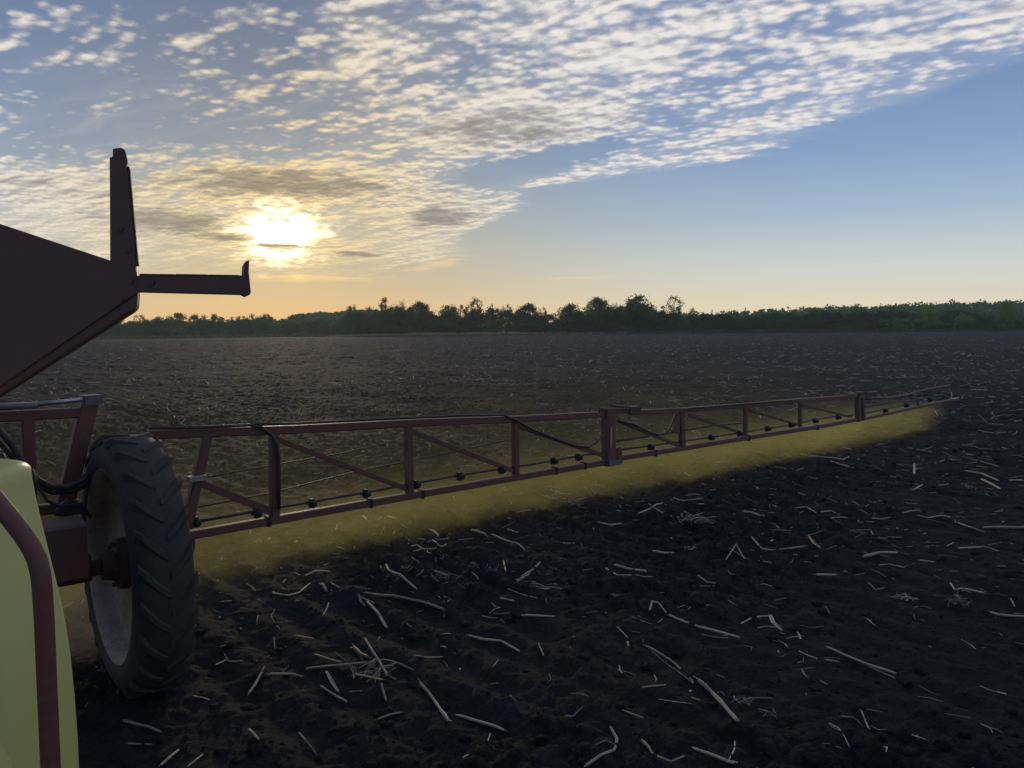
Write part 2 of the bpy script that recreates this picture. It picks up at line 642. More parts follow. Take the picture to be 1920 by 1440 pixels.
M['straw'] = mat_straw('dry_stalk', (0.47, 0.395, 0.30), (0.27, 0.225, 0.175), (0.12, 0.10, 0.08))
M['straw_dull'] = mat_straw('weathered_stalk', (0.23, 0.20, 0.165), (0.12, 0.105, 0.088), (0.06, 0.053, 0.045))
M['straw_warm'] = mat_straw('sunlit_golden_stalk', (0.50, 0.38, 0.20), (0.42, 0.30, 0.15), (0.22, 0.15, 0.08))  # warm sunlight on some straws, painted into their base colour


M['litter'] = mat_straw('pale_litter', (0.54, 0.47, 0.38), (0.23, 0.20, 0.165), (0.15, 0.13, 0.11))


def mat_leaf(name, c1, c2, trans=0.35):
    m, nt, b = material(name)
    gi = nt.nodes.new('ShaderNodeNewGeometry')
    oi = nt.nodes.new('ShaderNodeObjectInfo')
    rnd = V(gi.outputs['Random Per Island'])
    c = cmix(V.op('FRACT', rnd + V(oi.outputs['Random']) * 0.0), c1, c2)
    c = cmix(V(oi.outputs['Random']) * 0.5, c, tuple(0.7 * v for v in c1))
    nt.links.new(c.s, b.inputs['Base Color'])
    b.inputs['Roughness'].default_value = 0.8
    b.inputs['Specular IOR Level'].default_value = 0.2
    tr = nt.nodes.new('ShaderNodeBsdfTranslucent')
    nt.links.new(c.s, tr.inputs[0])
    mx = nt.nodes.new('ShaderNodeMixShader')
    mx.inputs[0].default_value = trans
    nt.links.new(b.outputs[0], mx.inputs[1])
    nt.links.new(tr.outputs[0], mx.inputs[2])
    nt.links.new(mx.outputs[0], nt.nodes['Material Output'].inputs[0])
    return m


M['leaf'] = mat_leaf('dark_leaf', (0.052, 0.110, 0.036), (0.088, 0.160, 0.048))
M['leaf_bright'] = mat_leaf('fresh_leaf', (0.125, 0.260, 0.055), (0.175, 0.310, 0.075))
M['leaf_far'] = mat_leaf('wood_leaf', (0.068, 0.155, 0.050), (0.108, 0.205, 0.062))
M['bark'] = mat_paint('bark', (0.06, 0.048, 0.038), (0.04, 0.033, 0.028), 0.9, 3.0)
M['grass'] = mat_leaf('verge_grass', (0.11, 0.15, 0.05), (0.20, 0.19, 0.09), 0.3)
M['dry_grass'] = mat_leaf('dry_grass', (0.36, 0.30, 0.19), (0.46, 0.38, 0.25), 0.3)


def mat_meadow():
    m, nt, b = material('meadow_ground')
    p = tcoord()
    n = noise(p, 0.05, 5.0, 0.6)
    c = cmix(sstep(n, 0.35, 0.7), (0.035, 0.05, 0.02), (0.06, 0.07, 0.03))
    nt.links.new(c.s, b.inputs['Base Color'])
    b.inputs['Roughness'].default_value = 1.0
    return m


M['meadow'] = mat_meadow()


# ------------------------------------------------------------------ ground height
def _hash(ix, iy, seed):
    h = (ix.astype(np.int64) * 374761393 + iy.astype(np.int64) * 668265263 + seed * 982451653) & 0xFFFFFFFF
    h = ((h ^ (h >> 13)) * 1274126177) & 0xFFFFFFFF
    return ((h ^ (h >> 16)) & 0xFFFFFF) / float(0xFFFFFF)


def vnoise(x, y, seed=0):
    ix, iy = np.floor(x), np.floor(y)
    fx, fy = x - ix, y - iy
    fx = fx * fx * (3 - 2 * fx)
    fy = fy * fy * (3 - 2 * fy)
    a = _hash(ix, iy, seed)
    b = _hash(ix + 1, iy, seed)
    c = _hash(ix, iy + 1, seed)
    d = _hash(ix + 1, iy + 1, seed)
    return (a + (b - a) * fx) * (1 - fy) + (c + (d - c) * fx) * fy - 0.5


def cellular(x, y, seed=0):
    """packed lumps: distance to the nearest scattered point, and that point's own random number"""
    ix, iy = np.floor(x), np.floor(y)
    best = np.full(np.shape(x), 9.0)
    rnd = np.zeros(np.shape(x))
    for dx in (-1, 0, 1):
        for dy in (-1, 0, 1):
            cx, cy = ix + dx, iy + dy
            d = (cx + _hash(cx, cy, seed) - x) ** 2 + (cy + _hash(cx, cy, seed + 1) - y) ** 2
            k = _hash(cx, cy, seed + 2)
            d = d / (0.35 + 0.9 * k)
            m = d < best
            best = np.where(m, d, best)
            rnd = np.where(m, k, rnd)
    return best, rnd


UX, UY = 0.737, 0.676              # along the boom; the machine travels at right angles to it


def terrain(x, y):
    s = np.clip((y - 25.0) / 255.0, 0, 1)
    xc = np.clip(x, -230, 230)
    return s * (-0.45 + np.where(xc < 0, 0.0125, 0.0065) * xc)


def ground(x, y):
    x = np.asarray(x, dtype=np.float64)
    y = np.asarray(y, dtype=np.float64)
    u = x * UX + y * UY
    v = -x * UY + y * UX
    r = np.hypot(x, y)
    h = terrain(x, y)
    h = h + 0.05 * vnoise(u * 0.35, v * 0.22, 1) * 2
    # cultivator passes, broken up
    h = h + 0.016 * np.sin(2 * np.pi * (u / 0.42 + 0.8 * vnoise(u * 0.5, v * 0.4, 2))) * (0.6 + vnoise(u * 0.9, v * 0.5, 3) * 1.6)
    # clods
    far = np.clip((150 - r) / 100, 0.15, 1)
    for k, (wl, am) in enumerate(((0.42, 0.034), (0.20, 0.026))):
        n = vnoise(u / wl + 13 * k, v / (wl * 1.3) - 7 * k, 10 + k)
        h = h + am * ((0.55 - np.abs(n) * 2) * 0.75 + n * 0.5) * far
    fr = np.clip((r - 22.0) / 30.0, 0.0, 1.0) * np.clip((300.0 - r) / 30.0, 0.0, 1.0)
    ridge = 1.0 - 2.0 * np.abs(vnoise(u / 0.95, v / 1.5, 51)) - 2.0 * np.abs(vnoise(u / 2.1 + 5, v / 2.6, 52)) * 0.6
    h = h + fr * (0.10 * ridge + 0.06 * vnoise(u / 0.6, v / 0.8, 53))
    m = r < 60.0
    if np.any(m):
        um, vm, rm = u[m], v[m], r[m]
        near = np.clip((60.0 - rm) / 40.0, 0.0, 1.0)
        wx = um + 0.03 * vnoise(um * 16, vm * 16, 21)
        wy = vm + 0.03 * vnoise(um * 16, vm * 16, 22)
        rough = np.clip(0.55 + 1.3 * vnoise(um * 0.7, vm * 0.7, 23), 0.35, 1.25)
        add = np.zeros_like(um)
        for wl, am, sd in ((0.17, 0.060, 31), (0.085, 0.046, 35), (0.042, 0.026, 39)):
            d, q = cellular(wx / wl, wy / wl, sd)
            add += am * (np.clip(1.0 - d * 1.6, 0, 1) ** 0.6) * (q ** 1.5) * rough
        h = h.copy()
        h[m] += add * near - 0.016
    return h


def gz(x, y):
    return float(ground(np.array([x], dtype=float), np.array([y], dtype=float))[0])


def on_ground(px, py, lift=0.0):
    d = ray(px, py)
    o = Vector((0, 0, CAM_H))
    t = -CAM_H / d.z
    for _ in range(5):
        p = o + d * t
        t = (gz(p.x, p.y) + lift - CAM_H) / d.z
    p = o + d * t
    return Vector((p.x, p.y, gz(p.x, p.y) + lift))


def build_field():
    fa = np.concatenate([np.linspace(R(-72), R(-38), 50)[:-1], np.linspace(R(-38), R(38), 720), np.linspace(R(38), R(66), 40)[1:]])
    ba = np.linspace(R(66), R(288), 50)[1:-1]
    ang = np.concatenate([fa, ba])
    r1 = np.array([0.01, 0.5, 1.0, 1.6])
    r2 = np.concatenate([2.0 * (3.6 / 2.0) ** (np.arange(40) / 40.0), 3.6 * (42.0 / 3.6) ** (np.arange(540) / 540.0)])
    r3 = np.concatenate([np.linspace(42.0, 288.0, 520)[:-1], 288.0 * (1600.0 / 288.0) ** (np.arange(31) / 30.0)])
    rr = np.concatenate([r1, r2, r3])
    nr, na = len(rr), len(ang)
    A, Q = np.meshgrid(ang, rr)
    x = np.sin(A) * Q
    y = np.cos(A) * Q
    z = ground(x, y)
    verts = np.stack([x, y, z], -1).reshape(-1, 3)
    i = np.arange(nr - 1)[:, None] * na
    j = np.arange(na)[None, :]
    j2 = (j + 1) % na
    faces = np.stack([i + j, i + j2, i + na + j2, i + na + j], -1).reshape(-1, 4)
    me = np_mesh('field', verts, faces, True)
    o = link('field', me, M['soil'])
    tag(o, kind='structure')
    return o


build_field()
rng = np.random.default_rng(11)
random.seed(11)


def build_clods():
    """loose clods of earth lying on the worked ground"""
    bm = bmesh.new()
    bmesh.ops.create_icosphere(bm, subdivisions=2, radius=1.0)
    bv = np.array([v.co[:] for v in bm.verts])
    bf = np.array([[v.index for v in f.verts] for f in bm.faces])
    bm.free()
    vs, fs, off = [], [], 0
    N = 4600
    rad = 3.6 * (26 / 3.6) ** (rng.random(N) ** 0.9)
    azz = R(-44) + rng.random(N) * R(80)
    cx, cy = np.sin(azz) * rad, np.cos(azz) * rad
    keep = vnoise(cx * 0.8, cy * 0.8, 40) + 0.5 > rng.random(N) * 0.75
    cx, cy, rad = cx[keep], cy[keep], rad[keep]
    cz = ground(cx, cy)
    for a, b, c, rd in zip(cx, cy, cz, rad):
        s = 0.007 + 0.032 * rng.random() ** 4.5 + 0.0006 * rd
        d = rng.normal(size=(4, 3))
        sc = 1 + 0.30 * np.sin(bv @ d[0] * 2.6 + d[1, 0] * 5) + 0.24 * np.sin(bv @ d[1] * 4.6 + d[2, 0] * 5) + 0.16 * np.sin(bv @ d[2] * 8.0)
        p = bv * sc[:, None] * s * np.array([1.0 + 0.4 * rng.random(), 1.0, 0.72])
        t = rng.random() * 6.28
        p = p @ np.array([[math.cos(t), math.sin(t), 0], [-math.sin(t), math.cos(t), 0], [0, 0, 1]])
        vs.append(p + np.array([a, b, c + s * 0.05]))
        fs.append(bf + off)
        off += len(bv)
    o = link('clods', np_mesh('clods', np.vstack(vs), np.vstack(fs), True), M['soil'])
    tag(o, 'loose dark clods of earth over the tilled field', None, None, 'stuff')


build_clods()

# ------------------------------------------------------------------ the trailed sprayer
BOOM_Z = 0.80
B0 = at_height(356, 1003, BOOM_Z)
B1 = at_height(1790, 748, BOOM_Z)
BU = Vector((B1.x - B0.x, B1.y - B0.y, 0)).normalized()      # along the boom, outwards
BN = Vector((-BU.y, BU.x, 0))                                # rearwards, away from the tractor
UP = Vector((0, 0, 1))


def bp(px, py, back=0.0):
    """point of the boom's own vertical plane seen at this pixel, set back by so many metres"""
    d = ray(px, py)
    o = Vector((0, 0, CAM_H))
    return o + d * (((B0 + BN * back) - o).dot(BN) / d.dot(BN))


BASE = Vector((-3.6, 4.3, 0.0))
sprayer = empty('trailed_sprayer', BASE, 'dark red trailed field sprayer with its long truss boom spread over the black soil', 'sprayer')


def part(name, mb, mat, parent=sprayer, smooth=False, label=None):
    o = link(name, mb.mesh(name, BASE, smooth), M[mat] if isinstance(mat, str) else mat, parent)
    if label:
        o['label'] = label
    return o


def at_part(name, me, mat, parent, pos, rotz=0.0, scale=1.0):
    o = link(name, me, M[mat], parent, Vector(pos) - BASE)
    o.rotation_euler = (0, 0, rotz)
    o.scale = (scale,) * 3
    return o


def pxw(px_width, p):
    """metres of so many photograph pixels at point p"""
    return px_width * p.y / FPX


BANG = math.atan2(BU.y, BU.x)


def sagged(a, b, sag, n=8):
    return [Vector(a).lerp(Vector(b), t / n) - UP * (sag * 4 * (t / n) * (1 - t / n)) for t in range(n + 1)]


# --- nozzle body: a clamp block, a turret, a cap and a drop tip
nb = MB()
nb.box((0, 0, 0), (0.020, 0, 0), (0, 0.026, 0), (0, 0, 0.045))
nb.lathe((0, -0.03, 0.0), (0, -1, 0), [(0, 0.001), (0, 0.030), (0.035, 0.030), (0.05, 0.020), (0.05, 0.001)], 10)
nb.lathe((0, 0, 0.045), (0, 0, 1), [(0, 0.001), (0, 0.024), (0.02, 0.024), (0.03, 0.001)], 10)
nb.lathe((0, -0.01, -0.045), (0, 0, -1), [(0, 0.001), (0, 0.022), (0.05, 0.020), (0.055, 0.011), (0.085, 0.009), (0.085, 0.001)], 10)
nb.box((0.034, 0, 0.006), (0.018, 0, 0), (0, 0.012, 0), (0, 0, 0.014))
nb.box((-0.034, 0, 0.006), (0.018, 0, 0), (0, 0.012, 0), (0, 0, 0.014))
nozzle_me = nb.mesh('nozzle_body', (0, 0, 0))
# --- pipe clamp round the lower rail
cb = MB()
cb.box((0, 0, 0), (0.013, 0, 0), (0, 0.040, 0), (0, 0, 0.042))
clamp_me = cb.mesh('clamp', (0, 0, 0))


def section(label, rail, top, posts, braces, nozzles, pipe, pw):
    """one folding length of boom; its lower rail is the part, the rest hang on it"""
    mb = MB()
    for a, b in zip(rail[:-1], rail[1:]):
        mb.bar(a, b, pw, pw)
    sec = part('boom_section', mb, 'red', label=label)
    t = MB()
    for a, b in zip(top[:-1], top[1:]):
        t.bar(a, b, pw, pw * 1.05)
    part('top_rail', t, 'red', sec)
    for a, b, w in posts:
        q = MB()
        q.bar(a, b, w, w * 0.9, BN)
        part('post', q, 'red', sec)
    for a, b, w in braces:
        q = MB()
        q.bar(a, b, w * 0.6, w, UP)
        part('diagonal_brace', q, 'red', sec)
    for p in nozzles:
        at_part('nozzle_body', nozzle_me, 'nozzle', sec, p + BN * -0.01, BANG, 0.88)
    q = MB()
    q.tube(pipe, 0.012, 8)
    part('spray_pipe', q, 'black', sec, True)
    return sec


def pts(*pp, back=0.0):
    return [bp(x, y, back) for x, y in pp]


# inner section
noz = lambda *pp: [bp(x, y) for x, y in pp]
inner = section('inner length of boom with the tallest truss, running from the wheel to the hinge post',
    pts((352, 1004), (518, 974), (754, 932), (961, 896), (1131, 867)),
    pts((276, 815), (551, 805), (795, 792), (961, 786), (1128, 777)),
    [(bp(388, 815), bp(350, 990), 0.075), (bp(513, 806), bp(515, 970), 0.072), (bp(765, 796), bp(768, 928), 0.070), (bp(966, 788), bp(967, 894), 0.070)],
    [(bp(366, 902), bp(511, 960), 0.060), (bp(515, 822), bp(760, 916), 0.046), (bp(768, 808), bp(961, 882), 0.046), (bp(970, 798), bp(1131, 854), 0.050)],
    noz((366, 978), (480, 962), (583, 943), (684, 925), (778, 908), (860, 893), (938, 881), (1036, 864), (1082, 857)),
    pts((358, 980), (472, 960), (578, 942), (675, 925), (767, 908), (860, 891), (938, 879), (1008, 869), (1084, 855), (1131, 848)), 0.066)
for x, y in ((502, 977), (693, 943), (790, 926), (1040, 882), (1094, 873)):
    at_part('clamp', clamp_me, 'nozzle', inner, bp(x, y), BANG)
# gusset welded on the third post, a clamp ring on the first
q = MB()
q.prism([bp(x, y, -0.04) for x, y in ((764, 848), (757, 862), (756, 878), (764, 896), (771, 896), (771, 848))], [bp(x, y, 0.0) for x, y in ((764, 848), (757, 862), (756, 878), (764, 896), (771, 896), (771, 848))])
part('gusset', q, 'red', inner)
q = MB()
q.bar(bp(352, 899, -0.05), bp(384, 895, -0.05), 0.07, 0.045)
part('clamp', q, 'steel', inner)
# wires and the hydraulic hose along the inner section
q = MB()
q.tube(pts((380, 897), (505, 873), (640, 850), (766, 820), back=0.22), 0.005, 6)
q.tube(pts((372, 951), (505, 925), (660, 886), (852, 847), (966, 822), (1040, 808), back=0.22), 0.006, 6)
part('stay_wire', q, 'black', inner, True)
q = MB()
q.tube(pts((280, 803), (380, 801), (468, 797), (490, 801), (508, 814), (519, 832), (523, 856), (524, 905), (523, 955), back=-0.055), 0.013, 10)
part('hose', q, 'black', inner, True)
q = MB()
q.tube(pts((470, 796), (560, 794), (700, 786), (860, 779), (944, 778), (968, 788), (1000, 806), (1045, 824), (1080, 836), (1104, 838), (1118, 829), (1132, 815), back=-0.05), 0.012, 10)
part('hose', q, 'black', inner, True)

# hinge post between the inner and the middle section
q = MB()
q.bar(bp(1140, 768), bp(1142, 868), 0.155, 0.12, BN)
q.bar(bp(1154, 838), bp(1156, 868), 0.10, 0.13, BN)
q.bar(bp(1126, 773), bp(1180, 770), 0.06, 0.05)
hinge = part('hinge_post', q, 'red')
q = MB()
q.box(bp(1146, 820, -0.068), BU * 0.013, BN * 0.002, UP * 0.125)
part('sticker', q, 'sticker', hinge)
q = MB()
for a, b in (((1124, 774), (1124, 765)), ((1124, 765), (1137, 766)), ((1137, 766), (1142, 773)), ((1142, 773), (1178, 764)), ((1128, 768), (1190, 766)), ((1146, 760), (1192, 765))):
    q.tube([bp(*a, -0.03), bp(*b, -0.03)], 0.014, 8)
q.box(bp(1186, 767), BU * 0.10, BN * 0.05, UP * 0.035)
part('hinge_link', q, 'red', hinge)
q = MB()
q.box(bp(1143, 866), BU * 0.11, BN * 0.09, UP * 0.035)
q.lathe(bp(1153, 861), UP, [(-0.09, 0.001), (-0.09, 0.028), (0.07, 0.028), (0.07, 0.001)], 10)
part('hinge_pin', q, 'grey', hinge)

# middle section
middle = section('middle length of boom with a lower truss, between the hinge post and the tip hinge',
    pts((1160, 859), (1282, 840), (1405, 820), (1540, 799), (1604, 787)),
    pts((1180, 774), (1278, 769), (1397, 760), (1498, 751), (1590, 744)),
    [(bp(1276, 771), bp(1279, 836), 0.078), (bp(1397, 762), bp(1397, 818), 0.062), (bp(1500, 754), bp(1500, 800), 0.062)],
    [(bp(1160, 789), bp(1271, 835), 0.044), (bp(1292, 779), bp(1392, 812), 0.04), (bp(1401, 768), bp(1494, 796), 0.04), (bp(1505, 760), bp(1596, 782), 0.036)],
    noz((1217, 838), (1331, 820), (1384, 813), (1437, 804), (1481, 797), (1526, 789), (1569, 782)),
    pts((1162, 843), (1217, 836), (1268, 829), (1331, 820), (1390, 811), (1437, 803), (1481, 797), (1526, 787), (1569, 780), (1600, 778)), 0.062)
for x, y in ((1227, 849), (1402, 821), (1531, 801)):
    at_part('clamp', clamp_me, 'nozzle', middle, bp(x, y), BANG)
q = MB()
q.prism([bp(x, y, -0.03) for x, y in ((1266, 778), (1261, 810), (1274, 816), (1276, 776))], [bp(x, y, 0.0) for x, y in ((1266, 778), (1261, 810), (1274, 816), (1276, 776))])
part('gusset', q, 'red', middle)
q = MB()
q.tube(pts((1157, 827), (1210, 818), (1262, 810), (1330, 798), (1391, 793)), 0.016, 8)
part('stay_rod', q, 'red', middle, True)
q = MB()
q.tube(pts((1156, 789), (1187, 795), (1204, 803), (1219, 811), (1234, 815), (1246, 814), (1255, 805), (1261, 792), (1267, 775), (1290, 766), (1400, 757), (1460, 752), (1498, 749), back=-0.05), 0.011, 10)
part('hose', q, 'black', middle, True)

# the tip: hinge, one rail and a breakaway rod
q = MB()
q.bar(bp(1607, 740), bp(1609, 790), 0.085, 0.09, BN)
q.bar(bp(1616, 744), bp(1618, 788), 0.08, 0.08, BN)
q.box(bp(1611, 739), BU * 0.08, BN * 0.06, UP * 0.04)
q.bar(bp(1588, 743), bp(1604, 741), 0.07, 0.08)
tiph = part('tip_hinge', q, 'red_shaded')
q = MB()
q.lathe(bp(1609, 734), UP, [(-0.02, 0.001), (-0.02, 0.035), (0.07, 0.035), (0.07, 0.001)], 10)
part('hinge_pin', q, 'steel', tiph)
outer = section('outermost slim tip of the boom with a thin rod above it',
    pts((1616, 786), (1721, 763), (1795, 748)),
    pts((1620, 762), (1664, 755)),
    [(bp(1720, 748), bp(1721, 763), 0.04)],
    [],
    noz((1657, 770), (1697, 760), (1741, 750)),
    pts((1618, 776), (1660, 767), (1700, 758), (1745, 749)), 0.052)
q = MB()
q.tube(pts((1620, 748), (1663, 746), (1700, 741), (1715, 736), (1730, 732), (1755, 727), (1781, 722)), [0.022] * 6 + [0.016], 8)
part('breakaway_rod', q, 'red', outer, True)
q = MB()
q.tube(pts((1618, 756), (1660, 754), (1710, 751), (1740, 745), (1766, 740), (1782, 745)), 0.012, 8)
part('hose', q, 'black', outer, True)
q = MB()
q.tube(pts((1784, 735), (1785, 742), (1781, 748), (1797, 746)), 0.012, 8)
part('end_bracket', q, 'steel', outer, True)

# --- wheel
WY = 5.08
WC = at(250, 1046, WY)
WC.z = 0.832
WAZ = R(50.3)
WA = Vector((math.sin(WAZ), math.cos(WAZ), 0))                # axle direction, outwards
WF = Vector((WA.y, -WA.x, 0))                                 # forwards
TR, TWD, RR = 0.865, 0.325, 0.62
hw = TWD / 2
wheel_mb = MB()
wheel_mb.lathe(WC, WA, [(-hw + 0.03, RR - 0.01), (-hw - 0.005, RR + 0.03), (-hw - 0.012, RR + 0.10), (-hw + 0.004, TR - 0.095), (-hw + 0.03, TR - 0.040), (-hw + 0.09, TR - 0.021), (0, TR - 0.015),
                        (hw - 0.09, TR - 0.021), (hw - 0.03, TR - 0.040), (hw - 0.004, TR - 0.095), (hw + 0.012, RR + 0.10), (hw + 0.005, RR + 0.03), (hw - 0.03, RR - 0.01)], 72)
wheel = part('wheel', wheel_mb, 'rubber', smooth=True, label='tall narrow wheel with a worn black lugged tyre and dusty steel rim')
rim = MB()
rim.lathe(WC, WA, [(-hw + 0.005, RR + 0.035), (-hw + 0.005, RR + 0.012), (-hw + 0.03, RR - 0.012), (-0.10, RR - 0.045), (-0.045, RR - 0.055), (-0.03, RR - 0.09), (-0.005, 0.43), (-0.015, 0.32), (-0.045, 0.25), (-0.045, 0.10)], 72)
rim.lathe(WC, WA, [(hw - 0.005, RR + 0.035), (hw - 0.005, RR + 0.012), (hw - 0.03, RR - 0.012), (0.08, RR - 0.05), (0.06, RR - 0.06)], 72)
rim_o = part('rim', rim, 'rim', wheel, True)
hub = MB()
hub.lathe(WC, WA, [(-0.20, 0.03), (-0.20, 0.085), (-0.12, 0.105), (-0.10, 0.165), (-0.02, 0.175), (0.03, 0.175), (0.03, 0.03)], 32)
for k in range(8):
    a = 2 * math.pi * k / 8
    c = WC + (WF * math.cos(a) + UP * math.sin(a)) * 0.135 + WA * -0.10
    hub.lathe(c, WA, [(-0.035, 0.001), (-0.035, 0.014), (0.0, 0.014)], 6)
part('hub', hub, 'rust', wheel)
# one tread lug, copied round the tyre
lg = MB()
prof = []
for t in np.linspace(0, 1, 6):
    w = hw * (0.02 + 0.98 * t)
    ang = -0.20 * t ** 1.25
    r = TR - (0.0 if t < 0.75 else 0.030 * ((t - 0.75) / 0.25) ** 2)
    prof.append((w, ang, r))
vs, fs = [], []
for w, ang, r in prof:
    for da, dr in ((-0.056, -0.04), (-0.022, -0.007), (0.022, -0.007), (0.056, -0.04)):
        a = ang + da
        vs.append((w, math.sin(a) * (r + dr), math.cos(a) * (r + dr)))
for i in range(len(prof) - 1):
    for k in range(3):
        fs.append((i * 4 + k, i * 4 + k + 1, i * 4 + 5 + k, i * 4 + 4 + k))
fs += [(3, 2, 1, 0), tuple(len(vs) - 4 + k for k in range(4))]
lg.add(vs, fs)
lug_r = lg.mesh('tread_lug')
lg2 = MB()
lg2.add([(-x, y, z) for x, y, z in vs], fs)
lug_l = lg2.mesh('tread_lug')
NL = 24
# frame with x along the axle; y = forward, z = up at angle zero
base_rot = Matrix((WA, WF, UP)).transposed()
for k in range(NL * 2):
    a = 2 * math.pi * (k / 2) / NL
    o = link('tread_lug', lug_r if k % 2 else lug_l, M['rubber'], wheel)
    o.matrix_local = Matrix.Translation(WC - BASE) @ (base_rot @ Matrix.Rotation(a, 3, 'X')).to_4x4()

# --- axle beam and chassis
ax_in = WC - WA * 1.9
q = MB()
A0 = WC - WA * 0.30 + UP * 0.16 + WF * 0.02
q.bar(A0, A0 - WA * 2.9, 0.30, 0.36, UP, bev=0.06)
axle = part('axle_beam', q, 'red_shaded')
q = MB()
q.tube([WC - WA * 0.16, WC - WA * 0.42, WC - WA * 0.75 - UP * 0.02], [0.052, 0.052, 0.045], 14)
q.bar(WC - WA * 0.36 - UP * 0.06, WC - WA * 0.36 + UP * 0.1, 0.16, 0.2, WA)
part('spindle', q, 'red_shaded', axle, True)
q = MB()
for s in (0.0, -1.1):
    c = WC - WA * (1.55 - s) + UP * 0.42
    q.bar(c - WF * -1.9, c + WF * -1.4, 0.10, 0.20)
for f in (1.8, 0.0, -0.9):
    c = WC - WA * 1.55 + UP * 0.42 + WF * f
    q.bar(c, c - WA * 1.1, 0.10, 0.14)
part('chassis', q, 'red_shaded')
DB = Vector((at(-150, 1000, 2.05).x, 2.45, 0.47))
q = MB()
q.bar(WC - WA * 1.55 + UP * 0.42 + WF * 1.9, DB, 0.12, 0.16)
q.bar(DB + Vector((-0.40, 0, 0)), DB + Vector((0.40, 0, 0)), 0.5, 0.06)
q.bar(DB, DB + Vector((0.55, -2.2, -0.02)), 0.12, 0.14)
part('drawbar', q, 'red_shaded')

# --- boom centre frame, left of the wheel, in the boom's plane
q = MB()
q.bar(bp(-260, 795), bp(158, 773), 0.062, 0.070)
q.bar(bp(-260, 990), bp(112, 952), 0.07, 0.07)
q.bar(bp(-180, 800), bp(-178, 984), 0.06, 0.06, BN)
frame = part('centre_frame', q, 'red')
q = MB()
q.bar(bp(168, 752), bp(116, 966), 0.11, 0.09, BN)
part('slanted_post', q, 'red', frame)
q = MB()
q.bar(bp(51, 786), bp(57, 968), 0.075, 0.075, BN)
part('post', q, 'red', frame)
q = MB()
q.box(bp(172, 749), BU * 0.055, BN * 0.06, UP * 0.033)
q.box(bp(157, 752), BU * 0.02, BN * 0.05, UP * 0.04)
part('end_bracket', q, 'grey', frame)
q = MB()
q.tube([bp(-230, 770, -0.06), bp(70, 760, -0.06)], 0.024, 14)
cyl = part('fold_cylinder', q, 'grey', frame, True)
q = MB()
q.tube([bp(68, 758, -0.06), bp(154, 749, -0.06)], 0.015, 12)
part('cylinder_rod', q, 'steel', cyl, True)
q = MB()
q.tube(pts((-60, 770), (-12, 795), (20, 830), (45, 872), (70, 900), (95, 913), (125, 914), (152, 903), (175, 880), back=-0.12), 0.022, 10)
q.tube(pts((-60, 800), (-8, 822), (24, 858), (48, 890), (74, 914), (100, 924), (140, 921), (168, 906), back=-0.09), 0.016, 10)
q.tube(pts((60, 880), (72, 915), (90, 940), (112, 950), (140, 946), (158, 955), (170, 970), back=-0.16), 0.010, 8)
q.tube(pts((2, 850), (30, 905), (62, 940), (72, 985), back=-0.10), 0.012, 8)
part('hose', q, 'black', frame, True)
q = MB()
q.tube(pts((108, 962), (128, 940), (150, 948), (160, 962), back=-0.12), 0.026, 10)
q.box(bp(132, 952, -0.1), BU * 0.07, BN * 0.06, UP * 0.04)
part('valve_block', q, 'black', frame)

# --- transport cradle of the boom, high at the left
CY = 3.0
CD = Vector((-0.40, 0.917, 0))


def cr(px, py, back=0.0):
    return at(px, py, CY) + CD * back


poly = ((-700, 190), (0, 420), (205, 488), (232, 503), (257, 510), (258, 549), (256, 577), (248, 584), (0, 741), (-700, 1190))
face = ((-700, 190), (0, 420), (205, 488), (232, 503), (257, 510), (258, 549), (244, 557), (0, 724), (-700, 1160))
q = MB()
fr = [cr(x, y) for x, y in poly]
q.prism(fr, [p + CD * 0.26 for p in fr])
cradle = part('cradle_arm', q, 'red_shaded', label='broad dark red cradle arm reaching in at the upper left')
bv = cradle.modifiers.new('bevel', 'BEVEL')
bv.width = 0.012
bv.segments = 2
q = MB()
fb = [cr(x, y, -0.012) for x, y in face]
q.prism(fb, [p + CD * 0.0115 for p in fb])
part('side_plate', q, 'red_shaded', cradle)
q = MB()
up_f = [cr(x, y, -0.01) for x, y in ((207, 500), (206, 297), (212, 294), (212, 280), (228, 278), (235, 283), (240, 306), (238, 311), (255, 497), (255, 514), (230, 506))]
q.prism(up_f, [p + CD * 0.10 for p in up_f])
upr = part('upright_arm', q, 'red_shaded', cradle)
for (x0, y0, x1, y1) in ((239, 313, 244.3, 372), (244.7, 376, 249.8, 431), (250.2, 436, 255.8, 496)):
    q = MB()
    q.bar(cr(x0 + 1, y0, 0.045), cr(x1 + 1, y1, 0.045), 0.09, pxw(5, cr(0, 0)), Vector((0.917, 0.40, 0)))
    part('rubber_pad', q, 'rubber', upr)
q = MB()
hz_f = [cr(x, y, -0.01) for x, y in ((257, 517), (268, 518), (456, 518.5), (457, 498), (461, 490), (467, 488), (466, 510), (470, 548), (468, 553), (461, 556), (454, 552), (258, 547))]
q.prism(hz_f, [p + CD * 0.10 for p in hz_f])
hza = part('rest_arm', q, 'red_shaded', cradle)
for x0, x1, y in ((271, 334, 515.5), (339, 397, 516), (402, 455, 517)):
    q = MB()
    q.bar(cr(x0, y, 0.045), cr(x1, y + 0.8, 0.045), 0.09, pxw(4.5, cr(0, 0)), UP)
    part('rubber_pad', q, 'rubber', hza)
q = MB()
q.lathe((0, 0, 0), Vector((0, -1, 0)), [(0, 0.011), (0.007, 0.011), (0.007, 0.001)], 6)
bolt_me = q.mesh('bolt')
for x, y in ((246, 528), (249, 566), (228, 560), (285, 530), (240, 470), (226, 430)):
    at_part('bolt', bolt_me, 'red_shaded', cradle, cr(x, y, -0.012))
